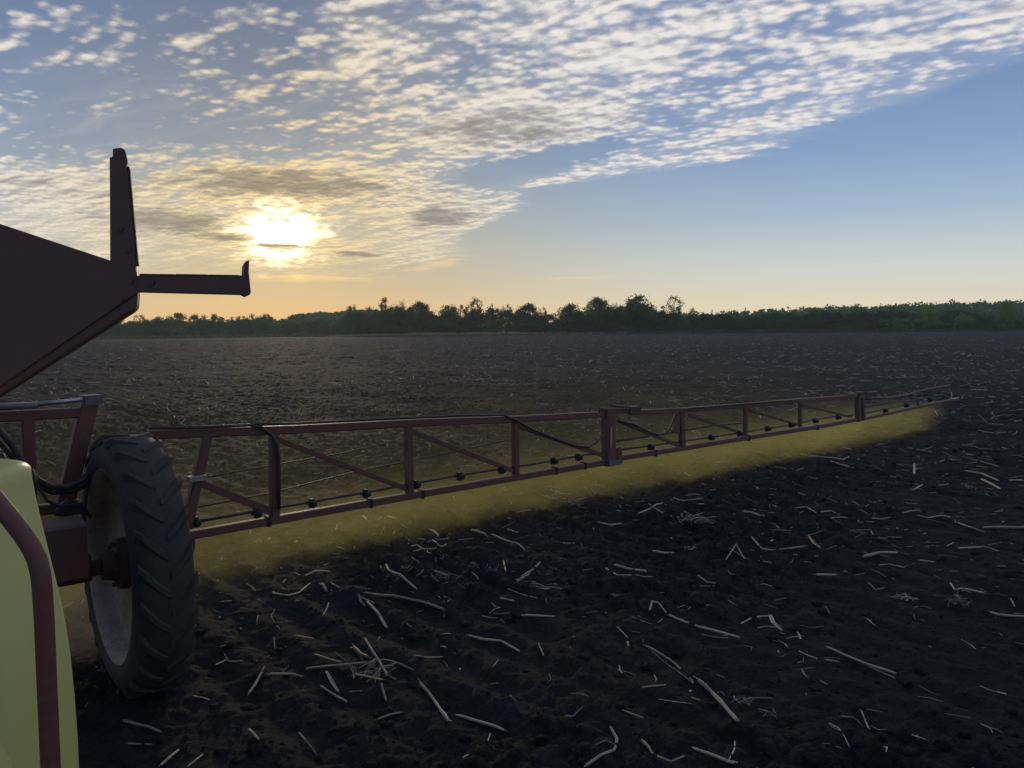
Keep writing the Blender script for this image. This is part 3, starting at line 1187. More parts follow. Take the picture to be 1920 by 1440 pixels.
# its stand down to the chassis, left of the picture
q = MB()
q.bar(cr(-560, 700, 0.13), Vector((cr(-560, 700, 0.13).x, cr(-560, 700, 0.13).y, 0.95)), 0.14, 0.2, WA)
part('cradle_stand', q, 'red_shaded', cradle)

# ------------------------------------------------------------------ yellow poly tank with its tube guard, close at the left
TY = 2.05
tank_base = Vector((at(-150, 1000, TY).x, TY + 0.25, 0.55))
tank = empty('poly_tank', tank_base, 'yellow moulded plastic tank at the lower left corner behind a bent red tube', 'tank')
prof = [(868, 26), (866, 40), (869, 46), (874, 50), (882, 53), (900, 55.5), (940, 63), (1000, 77), (1060, 92), (1120, 107), (1180, 120), (1240, 129), (1320, 137), (1400, 143), (1500, 147), (1650, 146), (1720, 138), (1735, 120)]
tv, tf = [], []
ncs = 40
for i, (py, px) in enumerate(prof):
    pr = at(px, py, TY + 0.36)
    z = pr.z
    half_d = 0.30 if i > 4 else 0.30 - 0.02 * (4 - i)
    xl = pr.x - 0.95 + (0.10 - 0.02 * min(i, 5))
    cx, hx = (pr.x + xl) / 2, (pr.x - xl) / 2
    for k in range(ncs):
        a = 2 * math.pi * k / ncs
        ce, se = math.cos(a), math.sin(a)
        ex = 2 / 4.5
        tv.append((cx + hx * math.copysign(abs(ce) ** ex, ce), TY + 0.20 + half_d * math.copysign(abs(se) ** ex, se), z))
for i in range(len(prof) - 1):
    for k in range(ncs):
        tf.append((i * ncs + k, i * ncs + (k + 1) % ncs, (i + 1) * ncs + (k + 1) % ncs, (i + 1) * ncs + k))
# sunken lid well in the top
n0 = len(tv)
top = [Vector(p) for p in tv[:ncs]]
ctr = sum(top, Vector()) / ncs
for s, dz in ((0.93, 0.004), (0.88, -0.02), (0.84, -0.05), (0.2, -0.055)):
    for p in top:
        w = ctr + (p - ctr) * s
        tv.append((w.x, w.y, p.z + dz))
prev = 0
for r in range(4):
    st = n0 + r * ncs
    for k in range(ncs):
        tf.append((prev + (k + 1) % ncs, prev + k, st + k, st + (k + 1) % ncs))
    prev = st
tf.append(tuple(prev + k for k in range(ncs)))
tf.append(tuple(reversed(range((len(prof) - 1) * ncs, len(prof) * ncs))))
q = MB()
q.add(tv, tf)
body = link('body', q.mesh('body', tank_base, True), M['poly'], tank)
# the lower moulded foot that bulges towards the tractor
q = MB()
fp = [(1272, -14), (1278, 0), (1300, 12), (1330, 24), (1370, 37), (1410, 47), (1450, 55), (1520, 64), (1650, 70), (1700, 60)]
fv, ff = [], []
for i, (py, px) in enumerate(fp):
    pr = at(px, py, TY + 0.10)
    hd = (0.05, 0.11, 0.16, 0.19, 0.21, 0.22, 0.22, 0.22, 0.22, 0.2)[i]
    cx, hx = pr.x - 0.38, 0.38
    for k in range(ncs):
        a = 2 * math.pi * k / ncs
        ce, se = math.cos(a), math.sin(a)
        ex = 2 / 3.2
        fv.append((cx + hx * math.copysign(abs(ce) ** ex, ce), TY - 0.05 + hd * math.copysign(abs(se) ** ex, se), pr.z))
for i in range(len(fp) - 1):
    for k in range(ncs):
        ff.append((i * ncs + k, i * ncs + (k + 1) % ncs, (i + 1) * ncs + (k + 1) % ncs, (i + 1) * ncs + k))
ff += [tuple(range(ncs)), tuple(reversed(range((len(fp) - 1) * ncs, len(fp) * ncs)))]
q.add(fv, ff)
link('foot', q.mesh('foot', tank_base, True), M['poly'], tank)
q = MB()
GY = 1.62
path = [at(x, y, GY) for x, y in ((-640, 1900), (-640, 760), (-632, 690), (-600, 640), (-560, 618), (-500, 606), (-340, 606), (-300, 618), (-260, 660), (-80, 855), (-20, 924), (20, 972), (44, 1003), (60, 1028), (70, 1050), (76, 1074), (79, 1100), (83, 1160), (88, 1280), (95, 1440), (103, 1640), (110, 1900))]
q.tube(path, 0.0195, 20)
guard = link('tube_guard', q.mesh('tube_guard', tank_base, True), M['red'], tank)
guard['label'] = 'bent red steel tube in front of the yellow tank'

# ------------------------------------------------------------------ spray drifting under and behind the boom
def volume_mat(name):
    m = bpy.data.materials.new(name)
    m.use_nodes = True
    nt = m.node_tree
    V.nt = nt
    nt.nodes.remove(nt.nodes['Principled BSDF'])
    pv = nt.nodes.new('ShaderNodeVolumePrincipled')
    nt.links.new(pv.outputs[0], nt.nodes['Material Output'].inputs['Volume'])
    return m, nt, pv


def box_obj(name, lo, hi, mat):
    q = MB()
    c = [(lo[i] + hi[i]) / 2 for i in range(3)]
    h = [(hi[i] - lo[i]) / 2 for i in range(3)]
    q.box(c, (h[0], 0, 0), (0, h[1], 0), (0, 0, h[2]))
    return link(name, q.mesh(name), mat)


BL = (B1 - B0).length
m, nt, pv = volume_mat('spray')
p = tcoord('Object')
u, v, w = sep(p)
n1 = noise(vec(u * 1.0, v * 0.7, w * 0.9), 1.1, 3.0, 0.55)
jets = V.op('COSINE', u * (2 * math.pi / 0.52)) * 0.5 + 0.5
nh = noise(vec(u, v * 0.3, 0.0), 1.5, 3.0, 0.6)
wc = vmax(0.78 - w, 0.0)
far_u = clamp01(u / BL)
vf = wc * (1.42 - far_u * 0.85) - 0.03                                   # the curtain is left behind as it falls
n2 = noise(vec(u * 1.0, v * 0.5, w * 1.6), 3.4, 3.0, 0.6)
dv = v - vf + (n1 - 0.5) * 0.42 + (n2 - 0.5) * 0.30
front = sstep(dv, -0.06, 0.26)
below = 1.0 - sstep(w + (n2 - 0.5) * 0.3, 0.46, 0.86)
curtain = front * vexp(vmax(dv, 0.0) * -1.5) * below * vmax(0.70 + jets * 0.45 * vexp(wc * -2.5) + (nh - 0.5) * 2.0 + (n2 - 0.5) * 2.0, 0.04) * 1.5
drift = sstep(v, 0.0, 0.8) * vexp(v * -0.16) * vexp(w * -1.2) * sstep(n1, 0.15, 0.85) * (0.21 - far_u * 0.15)
ends = sstep(u, -2.9, -1.8) * (1.0 - sstep(u + (n1 - 0.5) * 0.5, BL - 0.25, BL + 0.25))
top = 1.0 - sstep(w, 1.3, 2.2)
dens = vmax(curtain + drift, 0.0) * ends * top
V.put(pv.inputs['Density'], dens * 0.33)
pv.inputs['Color'].default_value = (0.95, 0.84, 0.24, 1)
pv.inputs['Anisotropy'].default_value = 0.35
mist = box_obj('spray_mist', (-3.0, -0.05, -0.1), (BL + 0.6, 7.5, 2.2), m)
mist.matrix_world = Matrix.Translation(Vector((B0.x, B0.y, 0))) @ Matrix.Rotation(BANG, 4, 'Z')
tag(mist, 'yellow spray mist hanging under and behind the boom', None, None, 'stuff')

# dust thrown up behind the wheel
m, nt, pv = volume_mat('dust')
p = tcoord('Object')
x, y, z = sep(p)
rr = V.op('SQRT', x * x + y * y + z * z)
n = noise(p, 2.2, 3.0, 0.6)
V.put(pv.inputs['Density'], (1.0 - sstep(rr + (n - 0.5) * 0.5, 0.25, 0.95)) * 0.65)
pv.inputs['Color'].default_value = (0.62, 0.50, 0.36, 1)
pv.inputs['Anisotropy'].default_value = 0.3
bm = bmesh.new()
bmesh.ops.create_icosphere(bm, subdivisions=3, radius=1.0)
me = bpy.data.meshes.new('dust_cloud')
bm.to_mesh(me)
bm.free()
dust = link('dust_cloud', me, m)
dust.location = WC - WF * 0.75 + UP * -0.62 - WA * 0.15
dust.scale = (0.62, 0.62, 0.36)
tag(dust, 'brown dust raised behind the tyre', None, None, 'stuff')

# ------------------------------------------------------------------ beyond the field: meadow, hills, grass verge
def tz(x, y):
    return float(terrain(np.array([x]), np.array([y]))[0])


def build_meadow():
    xs = np.linspace(-700, 700, 71)
    ys = np.concatenate([np.linspace(276, 420, 25), np.linspace(440, 1600, 20)])
    Xg, Yg = np.meshgrid(xs, ys)
    Z = terrain(Xg, Yg) + 0.25 + 0.5 * vnoise(Xg * 0.02, Yg * 0.02, 5)
    v = np.stack([Xg, Yg, Z], -1).reshape(-1, 3)
    n, k = len(ys), len(xs)
    i = np.arange(n - 1)[:, None] * k
    j = np.arange(k - 1)[None, :]
    f = np.stack([i + j, i + j + 1, i + k + j + 1, i + k + j], -1).reshape(-1, 4)
    tag(link('meadow', np_mesh('meadow', v, f, True), M['meadow']), kind='structure')


build_meadow()


def hill_z(x, y):
    """low wooded rises behind the trees: one at the right, a lower one at the left"""
    r = 9.5 * np.exp(-((x - 330) / 120) ** 2) * np.exp(-((y - 520) / 90) ** 2) + 2.2 * np.exp(-((x - 185) / 70.0) ** 2) * np.exp(-((y - 470) / 70) ** 2)
    l = 8.5 * np.exp(-((x + 85) / 55) ** 2) * np.exp(-((y - 470) / 70) ** 2) + 3.5 * np.exp(-((x + 190) / 90) ** 2) * np.exp(-((y - 470) / 70) ** 2)
    return terrain(x, y) + r + l - 0.4


def build_hill():
    xs = np.linspace(-420, 640, 90)
    ys = np.linspace(330, 900, 50)
    Xg, Yg = np.meshgrid(xs, ys)
    Z = hill_z(Xg, Yg) + 0.5
    v = np.stack([Xg, Yg, Z], -1).reshape(-1, 3)
    n, k = len(ys), len(xs)
    i = np.arange(n - 1)[:, None] * k
    j = np.arange(k - 1)[None, :]
    f = np.stack([i + j, i + j + 1, i + k + j + 1, i + k + j], -1).reshape(-1, 4)
    tag(link('hills', np_mesh('hills', v, f, True), M['meadow']), kind='structure')


build_hill()


def leaf_quads(c, size, rg, flat=0.0):
    """one quad per centre, any way up"""
    n = len(c)
    a = rg.normal(size=(n, 3))
    a /= np.linalg.norm(a, axis=1)[:, None]
    b = rg.normal(size=(n, 3))
    b[:, 2] *= (1 - flat)
    b -= a * (a * b).sum(1)[:, None]
    b /= np.linalg.norm(b, axis=1)[:, None]
    s = size * (0.6 + 0.8 * rg.random(n))
    a = a * s[:, None] * 0.5
    b = b * (s * (0.6 + 0.4 * rg.random(n)))[:, None] * 0.5
    v = np.stack([c - a - b * 0.3, c - b, c + a + b * 0.2, c + b], 1).reshape(-1, 3)
    f = np.arange(n * 4).reshape(-1, 4)
    return v, f


def crown_clumps(kind, rg):
    """clump centres, radii; the tree is 1 high and about 1 wide"""
    cs = []
    if kind == 'dense':
        for _ in range(46):
            t = rg.random()
            z = 0.14 + 0.80 * t
            rmax = 0.46 * math.sin(math.pi * min(0.98, 0.30 + 0.66 * t)) ** 0.7
            r = rmax * rg.random() ** 0.36
            a = rg.random() * 6.283
            cs.append((r * math.cos(a), r * math.sin(a), z, 0.085 + 0.065 * rg.random(), 100))
        cs.append((0.03 * rg.normal(), 0.03 * rg.normal(), 0.95, 0.05, 40))
    elif kind == 'airy':
        for _ in range(26):
            t = rg.random()
            z = 0.30 + 0.64 * t
            rmax = 0.46 * math.sin(math.pi * min(0.96, 0.18 + 0.74 * t))
            r = rmax * math.sqrt(rg.random())
            a = rg.random() * 6.283
            cs.append((r * math.cos(a), r * math.sin(a), z, 0.05 + 0.055 * rg.random(), 48))
    elif kind == 'flat':
        for _ in range(24):
            a = rg.random() * 6.283
            r = 0.5 * math.sqrt(rg.random())
            z = 0.93 - 0.55 * r * r * 2 - 0.16 * rg.random()
            cs.append((r * math.cos(a), r * math.sin(a), z, 0.055 + 0.045 * rg.random(), 62))
        for _ in range(8):
            a = rg.random() * 6.283
            r = 0.25 * math.sqrt(rg.random())
            cs.append((r * math.cos(a), r * math.sin(a), 0.35 + 0.2 * rg.random(), 0.07, 30))
    elif kind == 'bushy':
        for _ in range(34):
            a = rg.random() * 6.283
            r = 0.5 * math.sqrt(rg.random())
            z = 0.10 + (0.86 - 1.4 * r * r) * rg.random() ** 0.7
            cs.append((r * math.cos(a), r * math.sin(a), max(z, 0.06), 0.08 + 0.07 * rg.random(), 85))
    elif kind == 'spindly':
        for _ in range(15):
            t = rg.random()
            z = 0.35 + 0.63 * t
            r = 0.30 * (1.05 - t * 0.8) * math.sqrt(rg.random())
            a = rg.random() * 6.283
            cs.append((r * math.cos(a), r * math.sin(a), z, 0.035 + 0.04 * rg.random(), 16))
    return cs


def tree_meshes(kind, seed):
    rg = np.random.default_rng(seed)
    cs = crown_clumps(kind, rg)
    leafs = []
    for x, y, z, r, n in cs:
        p = rg.normal(size=(n, 3)) * r * 0.62
        p[:, 2] *= 0.75
        leafs.append(p + np.array([x, y, z]))
    c = np.vstack(leafs)
    c[:, 2] = np.maximum(c[:, 2], 0.01)
    v, f = leaf_quads(c, 0.044 if kind in ('dense', 'bushy') else 0.038, rg)
    crown = np_mesh('crown', v, f)
    t = MB()
    lean = rg.normal() * 0.03
    hgt = 0.8 if kind in ('airy', 'spindly') else 0.6
    spine = [Vector((lean * s * 3, 0.02 * math.sin(s * 5 + seed), hgt * s)) for s in np.linspace(0, 1, 6)]
    t.tube(spine, [0.030 - 0.022 * s for s in np.linspace(0, 1, 6)], 7)
    tips = sorted(cs, key=lambda q: -q[3])[:12] + cs[-8:]
    for x, y, z, r, n in tips:
        zz = max(0.12, min(hgt * 0.95, z - 0.12 - 0.35 * math.hypot(x, y)))
        s = zz / hgt
        b = Vector((lean * s * 3, 0.02 * math.sin(s * 5 + seed), zz))
        e = Vector((x, y, z))
        t.tube([b, b.lerp(e, 0.5) + Vector((0, 0, 0.03)), e], [0.012, 0.008, 0.003], 5, False)
    return crown, t.mesh('trunk')


PROTO = {}
for kind, nn in (('dense', 4), ('airy', 4), ('flat', 3), ('bushy', 4), ('spindly', 3)):
    PROTO[kind] = [tree_meshes(kind, 100 + 17 * i + len(kind)) for i in range(nn)]
CR = {}


def crown_with(me, mat):
    key = (me.name, mat)
    if key not in CR:
        c = me.copy()
        c.name = 'crown'
        c.materials.clear()
        c.materials.append(M[mat])
        CR[key] = c
    return CR[key]


def plant(x, y, height, half, kind, label, group, mat='leaf', name=None, cat='tree', base=None):
    cme, tme = random.choice(PROTO[kind])
    z = (tz(x, y) + 0.2) if base is None else base
    r = empty(name or ('shrub' if cat == 'shrub' else 'tree'), (x, y, z), label, cat, group)
    r.rotation_euler.z = random.random() * 6.283
    r.scale = (half * 2.0, half * 2.0, height)
    if not tme.materials:
        tme.materials.append(M['bark'])
    link('trunk', tme, None, r)
    link('crown', crown_with(cme, mat), None, r)
    return r


def tree_at(px, ytop, hwpx, kind, Y, label, group, mat='leaf', cat='tree', sink=0.0):
    t = at(px, ytop, Y)
    b = (float(hill_z(np.array([t.x]), np.array([Y]))[0]) if Y > 380 else tz(t.x, Y) + 0.2) - sink
    return plant(t.x, Y, max(1.5, t.z - b), hwpx * Y / FPX, kind, label, group, mat, cat=cat, base=b)


GR = 'trees standing along the far edge of the field'
ROW = 'bushy tree filling the dense dark row along the far field edge'
named = [
    # px, top, half width, kind, distance, label
    (215, 597, 26, 'dense', 330, 'dark round tree just below the tip of the cradle arm'),
    (262, 590, 22, 'airy', 330, 'thin loose tree right of the cradle arm corner'),
    (300, 589, 20, 'flat', 332, 'flat topped tree under the middle of the horizontal rest arm'),
    (333, 587, 22, 'dense', 334, 'rounded tree under the rest arm, wider than its flat topped neighbours'),
    (371, 584, 18, 'flat', 334, 'small umbrella crowned tree, highest of the low trees under the rest arm'),
    (402, 587, 22, 'flat', 336, 'spreading tree with sky showing under its crown, below the right half of the rest arm'),
    (448, 588, 20, 'flat', 338, 'umbrella tree just left of the hooked end of the rest arm'),
    (472, 587, 15, 'airy', 338, 'loose crowned tree straight below the hooked end of the rest arm'),
    (498, 586, 18, 'flat', 338, 'last umbrella crowned tree before the bare dip in the treeline'),
    (661, 572, 20, 'airy', 290, 'see-through tree where the ridge meets the main wood'),
    (692, 573, 18, 'airy', 288, 'airy tree beside the tall loose one left in the main wood'),
    (720, 557, 20, 'airy', 288, 'tall loose tree rising above the left end of the main wood'),
    (752, 567, 16, 'bushy', 286, 'small rounded tree between the tall loose tree and the broad dome'),
    (788, 567, 22, 'dense', 286, 'broad dome shaped tree just left of the notch in the main wood'),
    (842, 573, 20, 'dense', 285, 'rounded dark tree just right of the notch in the main wood'),
    (862, 565, 14, 'airy', 285, 'twiggy tree left of the tall open crowned one'),
    (892, 556, 22, 'airy', 286, 'tall open crowned tree with fine twigs in the middle of the wood'),
    (922, 570, 14, 'spindly', 286, 'thin spindly tree right of the tall open crowned one'),
    (950, 569, 16, 'airy', 286, 'ragged tree before the low dome in the middle of the wood'),
    (989, 570, 24, 'dense', 286, 'low wide dome shaped tree in the middle of the wood'),
    (1020, 574, 10, 'bushy', 286, 'small round tree beside a gap in the wood'),
    (1070, 571, 26, 'dense', 285, 'dark double humped tree right of the small gap in the wood'),
    (1122, 559, 24, 'dense', 284, 'tall dark tree with a side branch, left of the highest dome'),
    (1152, 572, 16, 'bushy', 284, 'lower bushy tree between the two tallest dark trees'),
    (1195, 556, 30, 'dense', 284, 'highest dark dome shaped tree of the wood'),
    (1222, 568, 14, 'airy', 284, 'twiggy tree leaning out from the highest dark dome'),
    (1265, 554, 26, 'airy', 284, 'tall see-through tree standing apart right of the dense wood'),
    (1298, 577, 13, 'airy', 286, 'short feathery tree next to the tall see-through one'),
    (1335, 581, 9, 'spindly', 290, 'very small thin tree between two short feathery trees'),
    (1370, 577, 18, 'airy', 290, 'low tufted tree left of two thin saplings'),
    (1398, 577, 9, 'spindly', 290, 'thin bare sapling right of the low tufted tree'),
    (1416, 582, 12, 'spindly', 292, 'second thin sapling, at the start of the even low wood'),
    (1448, 581, 10, 'spindly', 292, 'tiny wispy tree on the even low wood'),
    (1530, 574, 16, 'airy', 330, 'ragged tree topping the even low wood'),
    (1602, 572, 14, 'airy', 332, 'loose tree topping the low wood left of a single spiky one'),
    (1652, 568, 10, 'spindly', 334, 'single spiky tree top above the low wood'),
    (1672, 573, 14, 'airy', 334, 'feathery tree just right of the spiky tree top'),
]
for px, yt, hw, kind, Y, lab in named:
    tree_at(px, yt, hw * (1.18 if kind == 'dense' else 1.0), kind, Y, lab, GR)
bright = [
    (1672, 592, 20, 'bushy', 278, 'bright green bush, the leftmost fresh one before the dark wood at the right'),
    (1698, 596, 14, 'bushy', 277, 'small bright green bush tucked against the larger fresh bush'),
    (1742, 577, 22, 'dense', 281, 'mid green tree between the bright bushes and the hill wood'),
    (1806, 588, 18, 'bushy', 281, 'soft green bush below the middle of the wooded hill'),
    (1888, 566, 18, 'dense', 279, 'tall fresh green tree standing out before the wooded hill'),
    (1935, 574, 20, 'dense', 281, 'fresh green tree cut by the right edge of the picture'),
]
for px, yt, hw, kind, Y, lab in bright:
    tree_at(px, yt, hw, kind, Y, lab, 'fresh green trees and bushes at the right of the field edge', 'leaf_bright', 'shrub' if 'bush' in lab else 'tree')

# the row that fills in below the crowns: top line follows the wood
line = [(-250, 600), (180, 606), (230, 602), (330, 596), (420, 600), (505, 600), (530, 604), (640, 596), (660, 584), (700, 579), (770, 574), (800, 576), (816, 588), (840, 582), (900, 577), (960, 580), (1040, 590), (1080, 582),
        (1130, 573), (1200, 568), (1235, 580), (1262, 590), (1300, 588), (1380, 590), (1500, 585), (1600, 580), (1700, 584), (1780, 580), (1900, 590), (2150, 585)]
lx, ly = [a for a, b in line], [b for a, b in line]
ZONES = [(205, 'hidden behind and left of the cradle arm'), (345, 'under the left half of the rest arm'), (480, 'under the right half of the rest arm'), (640, 'at the bare dip of the treeline'), (730, 'at the left end of the main wood'),
         (815, 'below the broad dome left of the notch'), (930, 'below the tall open crowned tree'), (1045, 'below the low wide dome in the middle'), (1160, 'below the tall dark tree with a side branch'), (1235, 'below the highest dark dome'),
         (1330, 'below the tall see-through tree'), (1480, 'below the thin saplings'), (1640, 'in the even low wood before the bright bushes'), (1780, 'behind the bright green bushes'), (9999, 'in front of the wooded hill at the right')]


def zone(px):
    return next(t for lim, t in ZONES if px < lim)


px = -110.0
while px < 2040:
    px += 15 + 9 * random.random()
    lf = px < 640
    Y = (322 if lf else 287) + random.uniform(-4, 10)
    yt = np.interp(px, lx, ly) + random.uniform(-1, 6)
    tree_at(px, yt, 17 + 10 * random.random(), random.choice(('dense', 'bushy', 'dense')), Y, 'dark bushy tree in the row ' + zone(px), 'dense tree row ' + zone(px))
px = -110.0
while px < 2040:
    px += 17 + 14 * random.random()
    lf = px < 640
    Y = (312 if lf else 280.5) + random.uniform(-2, 3)
    yt = 608 + random.uniform(-7, 6) + (10 if lf else 0)
    tree_at(px, yt, 15 + 9 * random.random(), 'bushy', Y, 'low shrub ' + zone(px), 'shrubs ' + zone(px), 'leaf' if random.random() < 0.7 else 'leaf_far', 'shrub')


def build_far_wood():
    """the woods clothing the two rises read as one mass each"""
    rg = np.random.default_rng(5)
    cs = []
    n = 0
    while n < 900:
        x = rg.uniform(-330, 560)
        y = rg.uniform(400, 560)
        if -30 < x < 60:
            continue
        n += 1
        z = float(hill_z(np.array([x]), np.array([y]))[0])
        h = (4.2 if x < 0 else 7.5) * (0.8 + 0.5 * rg.random())
        w = h * 0.72 if x > 0 else h * 1.15
        m = 210
        d = rg.normal(size=(m, 3))
        d /= np.linalg.norm(d, axis=1)[:, None]
        r = 0.62 + 0.45 * rg.random(m)
        lob = 1 + 0.25 * np.sin(d[:, 0] * 5 + rg.random() * 6) * np.cos(d[:, 2] * 4 + rg.random() * 6)
        cs.append(np.stack([x + d[:, 0] * w * r * lob, y + d[:, 1] * w * r * lob, z + h * 0.5 + d[:, 2] * h * 0.55 * r * lob], -1))
    v, f = leaf_quads(np.vstack(cs), 1.7, rg)
    tag(link('far_wood', np_mesh('far_wood', v, f), M['leaf_far']), 'continuous green wood covering the low hills behind the field', None, None, 'stuff')


build_far_wood()


def build_verge():
    for name, mat, x0, x1, n, hmax, lab in (('verge_grass', 'grass', -330, 330, 26000, 0.95, 'rough green grass strip between the field and the trees'),
                                            ('dry_grass', 'dry_grass', -64, 40, 5200, 0.85, 'pale dry grass strip at the field edge below the main wood')):
        rg = np.random.default_rng(len(name))
        x = rg.uniform(x0, x1, n)
        y = 272.5 + rg.random(n) * 6 + 1.5 * vnoise(x * 0.05, x * 0, 3)
        if name == 'dry_grass':
            y = 271.4 + rg.random(n) * 1.6
            keep = rg.random(n) < np.clip(1.25 - np.abs(x + 30) / 34.0, 0.08, 1)
            x, y = x[keep], y[keep]
        z = terrain(x, y) + 0.05
        n = len(x)
        h = hmax * (0.35 + 0.65 * rg.random(n)) * (0.7 + 0.8 * (vnoise(x * 0.15, y * 0.3, 8) + 0.5))
        a = rg.random(n) * 6.283
        w = 0.10 + 0.12 * rg.random(n)
        dx, dy = np.cos(a) * w, np.sin(a) * w
        lx_, ly_ = rg.normal(size=n) * 0.2, rg.normal(size=n) * 0.2
        v = np.stack([np.stack([x - dx, y - dy, z], -1), np.stack([x + dx, y + dy, z], -1), np.stack([x + dx * 0.3 + lx_, y + dy * 0.3 + ly_, z + h], -1), np.stack([x - dx * 0.3 + lx_, y - dy * 0.3 + ly_, z + h * 0.9], -1)], 1).reshape(-1, 3)
        f = np.arange(n * 4).reshape(-1, 4)
        tag(link(name, np_mesh(name, v, f), M[mat]), lab, None, None, 'stuff')


build_verge()

# ------------------------------------------------------------------ maize stalks and trash left on the soil
STK = 'broken maize stalks strewn over the soil'
SMALL = 'small broken maize stalk piece lying on the bare tilled soil'


def stalk_mesh(mb, P, r, frayed=0.0, flat=False):
    """a dry stalk along the points: slightly swollen nodes, ragged split ends"""
    pts_, rs = [], []
    for i in range(len(P) - 1):
        n = max(1, min(4, int((P[i + 1] - P[i]).length / 0.07)))
        for k in range(n):
            p = P[i].lerp(P[i + 1], k / n)
            jit = Vector((random.gauss(0, 1), random.gauss(0, 1), random.gauss(0, 1))) * r * 0.10
            pts_.append(p + (jit if (i or k) else Vector()))
            rs.append(r * (1.0 + 0.10 * random.uniform(-1, 1)))
    pts_.append(P[-1])
    rs.append(r * 0.92)
    if len(rs) > 3:
        j = random.randrange(1, len(rs) - 1)
        rs[j] = r * 1.25
    mb.tube(pts_, rs, 6)
    for e, d in ((P[-1], (P[-1] - P[-2]).normalized()), (P[0], (P[0] - P[1]).normalized())):
        for _ in range(2 if frayed > 0 else 1):
            o = Vector((random.gauss(0, 1), random.gauss(0, 1), abs(random.gauss(0, 0.5))))
            tip = e + d * r * random.uniform(1.5, 2.5 + 5 * frayed) + o * r * (0.4 + 1.2 * frayed)
            s = d.cross(Vector((0, 0, 1))).normalized() * r * 0.45
            q = e + o * r * 0.2
            mb.add([q - s, q + s, tip], [(0, 1, 2)])
            mb.add([q - s - d * r, q + s - d * r, tip - Vector((0, 0, r * 0.5))], [(0, 2, 1)])


def leaf_strip(mb, P, w):
    """a curled dry leaf: a folded ribbon"""
    for s in (-1, 1):
        vs = []
        for i, p in enumerate(P):
            d = (P[min(i + 1, len(P) - 1)] - P[max(i - 1, 0)]).normalized()
            sd = d.cross(Vector((0, 0, 1)))
            sd = sd.normalized() if sd.length > 1e-6 else Vector((1, 0, 0))
            ww = w * (0.35 + 0.65 * math.sin(math.pi * min(0.97, (i + 0.6) / (len(P) + 0.2))))
            vs += [p, p + sd * s * ww * 0.5 + Vector((0, 0, ww * random.uniform(0.05, 0.45)))]
        mb.add(vs, [(2 * i, 2 * i + 1, 2 * i + 3, 2 * i + 2) for i in range(len(P) - 1)])


n_stalks = 0


def stalk(pp, wpx, label=None, mat='straw', frayed=0.15, lift=0.3, leaf=False, name='maize_stalk'):
    global n_stalks
    P = []
    for i, (x, y) in enumerate(pp):
        g = on_ground(x, y)
        r = wpx * g.y / FPX / 2
        P.append(g + Vector((0, 0, r * (1.0 + lift) + 0.004)))
    r = max(0.0020, wpx * 0.64 * P[0].y / FPX / 2)
    base = P[0].copy()
    base.z = gz(base.x, base.y)
    q = MB()
    if leaf:
        leaf_strip(q, P, r * 2.4)
    else:
        stalk_mesh(q, P, r, frayed)
    o = link(name, q.mesh(name, base, False), M[mat], None, base)
    tag(o, label, 'stalk', STK)
    n_stalks += 1
    return o


# the ones that can be told apart
S = stalk
S([(724, 1063), (729, 1076), (751, 1091), (780, 1106)], 6, 'pale bent stalk with an upturned end, upper left of the long knobbly stalk')
S([(685, 1116), (712, 1121), (740, 1125), (790, 1137), (831, 1147)], 7, 'long knobbly grey stalk with a ragged node in its middle', 'straw_dull')
S([(689, 1136), (708, 1155), (724, 1181)], 8, 'thick pale stalk slanting down from the left end of the long knobbly stalk')
S([(673, 1128), (677, 1133), (685, 1141)], 6, 'dull curled leaf scrap by the short yellow straw', 'straw_dull', leaf=True)
S([(674, 1130), (700, 1132)], 3, 'short yellow straw beside the thick slanting stalk', 'straw_warm')
S([(512, 1115), (540, 1118), (561, 1116), (581, 1097)], 4, 'thin stalk kinked upwards at its right end, right of the tyre')
S([(572, 1083), (591, 1075), (603, 1074), (616, 1075)], 5, 'pale twisted stalk with a thin tail, above the kinked thin stalk')
S([(602, 1101), (606, 1106), (611, 1112)], 9, 'short thick stub standing out pale, below the twisted stalk')
S([(620, 1096), (636, 1103)], 4, 'short stick right of the short thick stub')
S([(970, 1094), (990, 1077), (1012, 1059)], 6, 'split stalk slanting up to the right below the boom middle')
S([(978, 1086), (995, 1072), (1008, 1060)], 3, 'thin shred lying along the upper side of the split stalk')
S([(944, 1061), (948, 1076)], 5, 'golden upright chip left of the split stalk', 'straw_warm', lift=1.5)
S([(999, 1097), (1020, 1103), (1045, 1107), (1068, 1112)], 6, 'ragged stalk below the split stalk, thicker at its right end', 'straw_dull')
S([(953, 1107), (965, 1112), (985, 1119), (1006, 1125)], 3, 'wiry stalk with small knots under the split stalk')
S([(939, 1130), (963, 1133)], 5, 'short flat stick under the wiry knotted stalk')
S([(977, 1158), (1039, 1159)], 4, 'doubled pale straw lying level, centre of the near soil')
S([(985, 1155), (1028, 1157)], 3, 'thin straw lying on top of the doubled level straw')
S([(926, 1154), (940, 1155), (955, 1156)], 4, 'dull stick left of the doubled level straw', 'straw_dull')
S([(879, 1196), (905, 1203), (940, 1213), (973, 1225)], 6, 'lone long pale stalk on bare soil, right of the tangled heap')
S([(1010, 1210), (1019, 1232)], 4, 'short stick pointing down, right of the lone long stalk')
S([(777, 1232), (800, 1236), (829, 1235)], 4, 'gently bent straw right of the top of the tangled heap')
S([(556, 1195), (572, 1198), (587, 1200)], 4, 'warm lit short stalk left of the tangled heap', 'straw_warm')
S([(514, 1201), (515, 1221)], 4, 'thin upright sliver above and left of the tangled heap', lift=1.5)
S([(405, 1250), (426, 1236)], 5, 'short pale stick beside the bent twig near the tyre')
S([(421, 1230), (428, 1245), (440, 1244), (453, 1242)], 4, 'bent twig like a hook near the foot of the tyre')
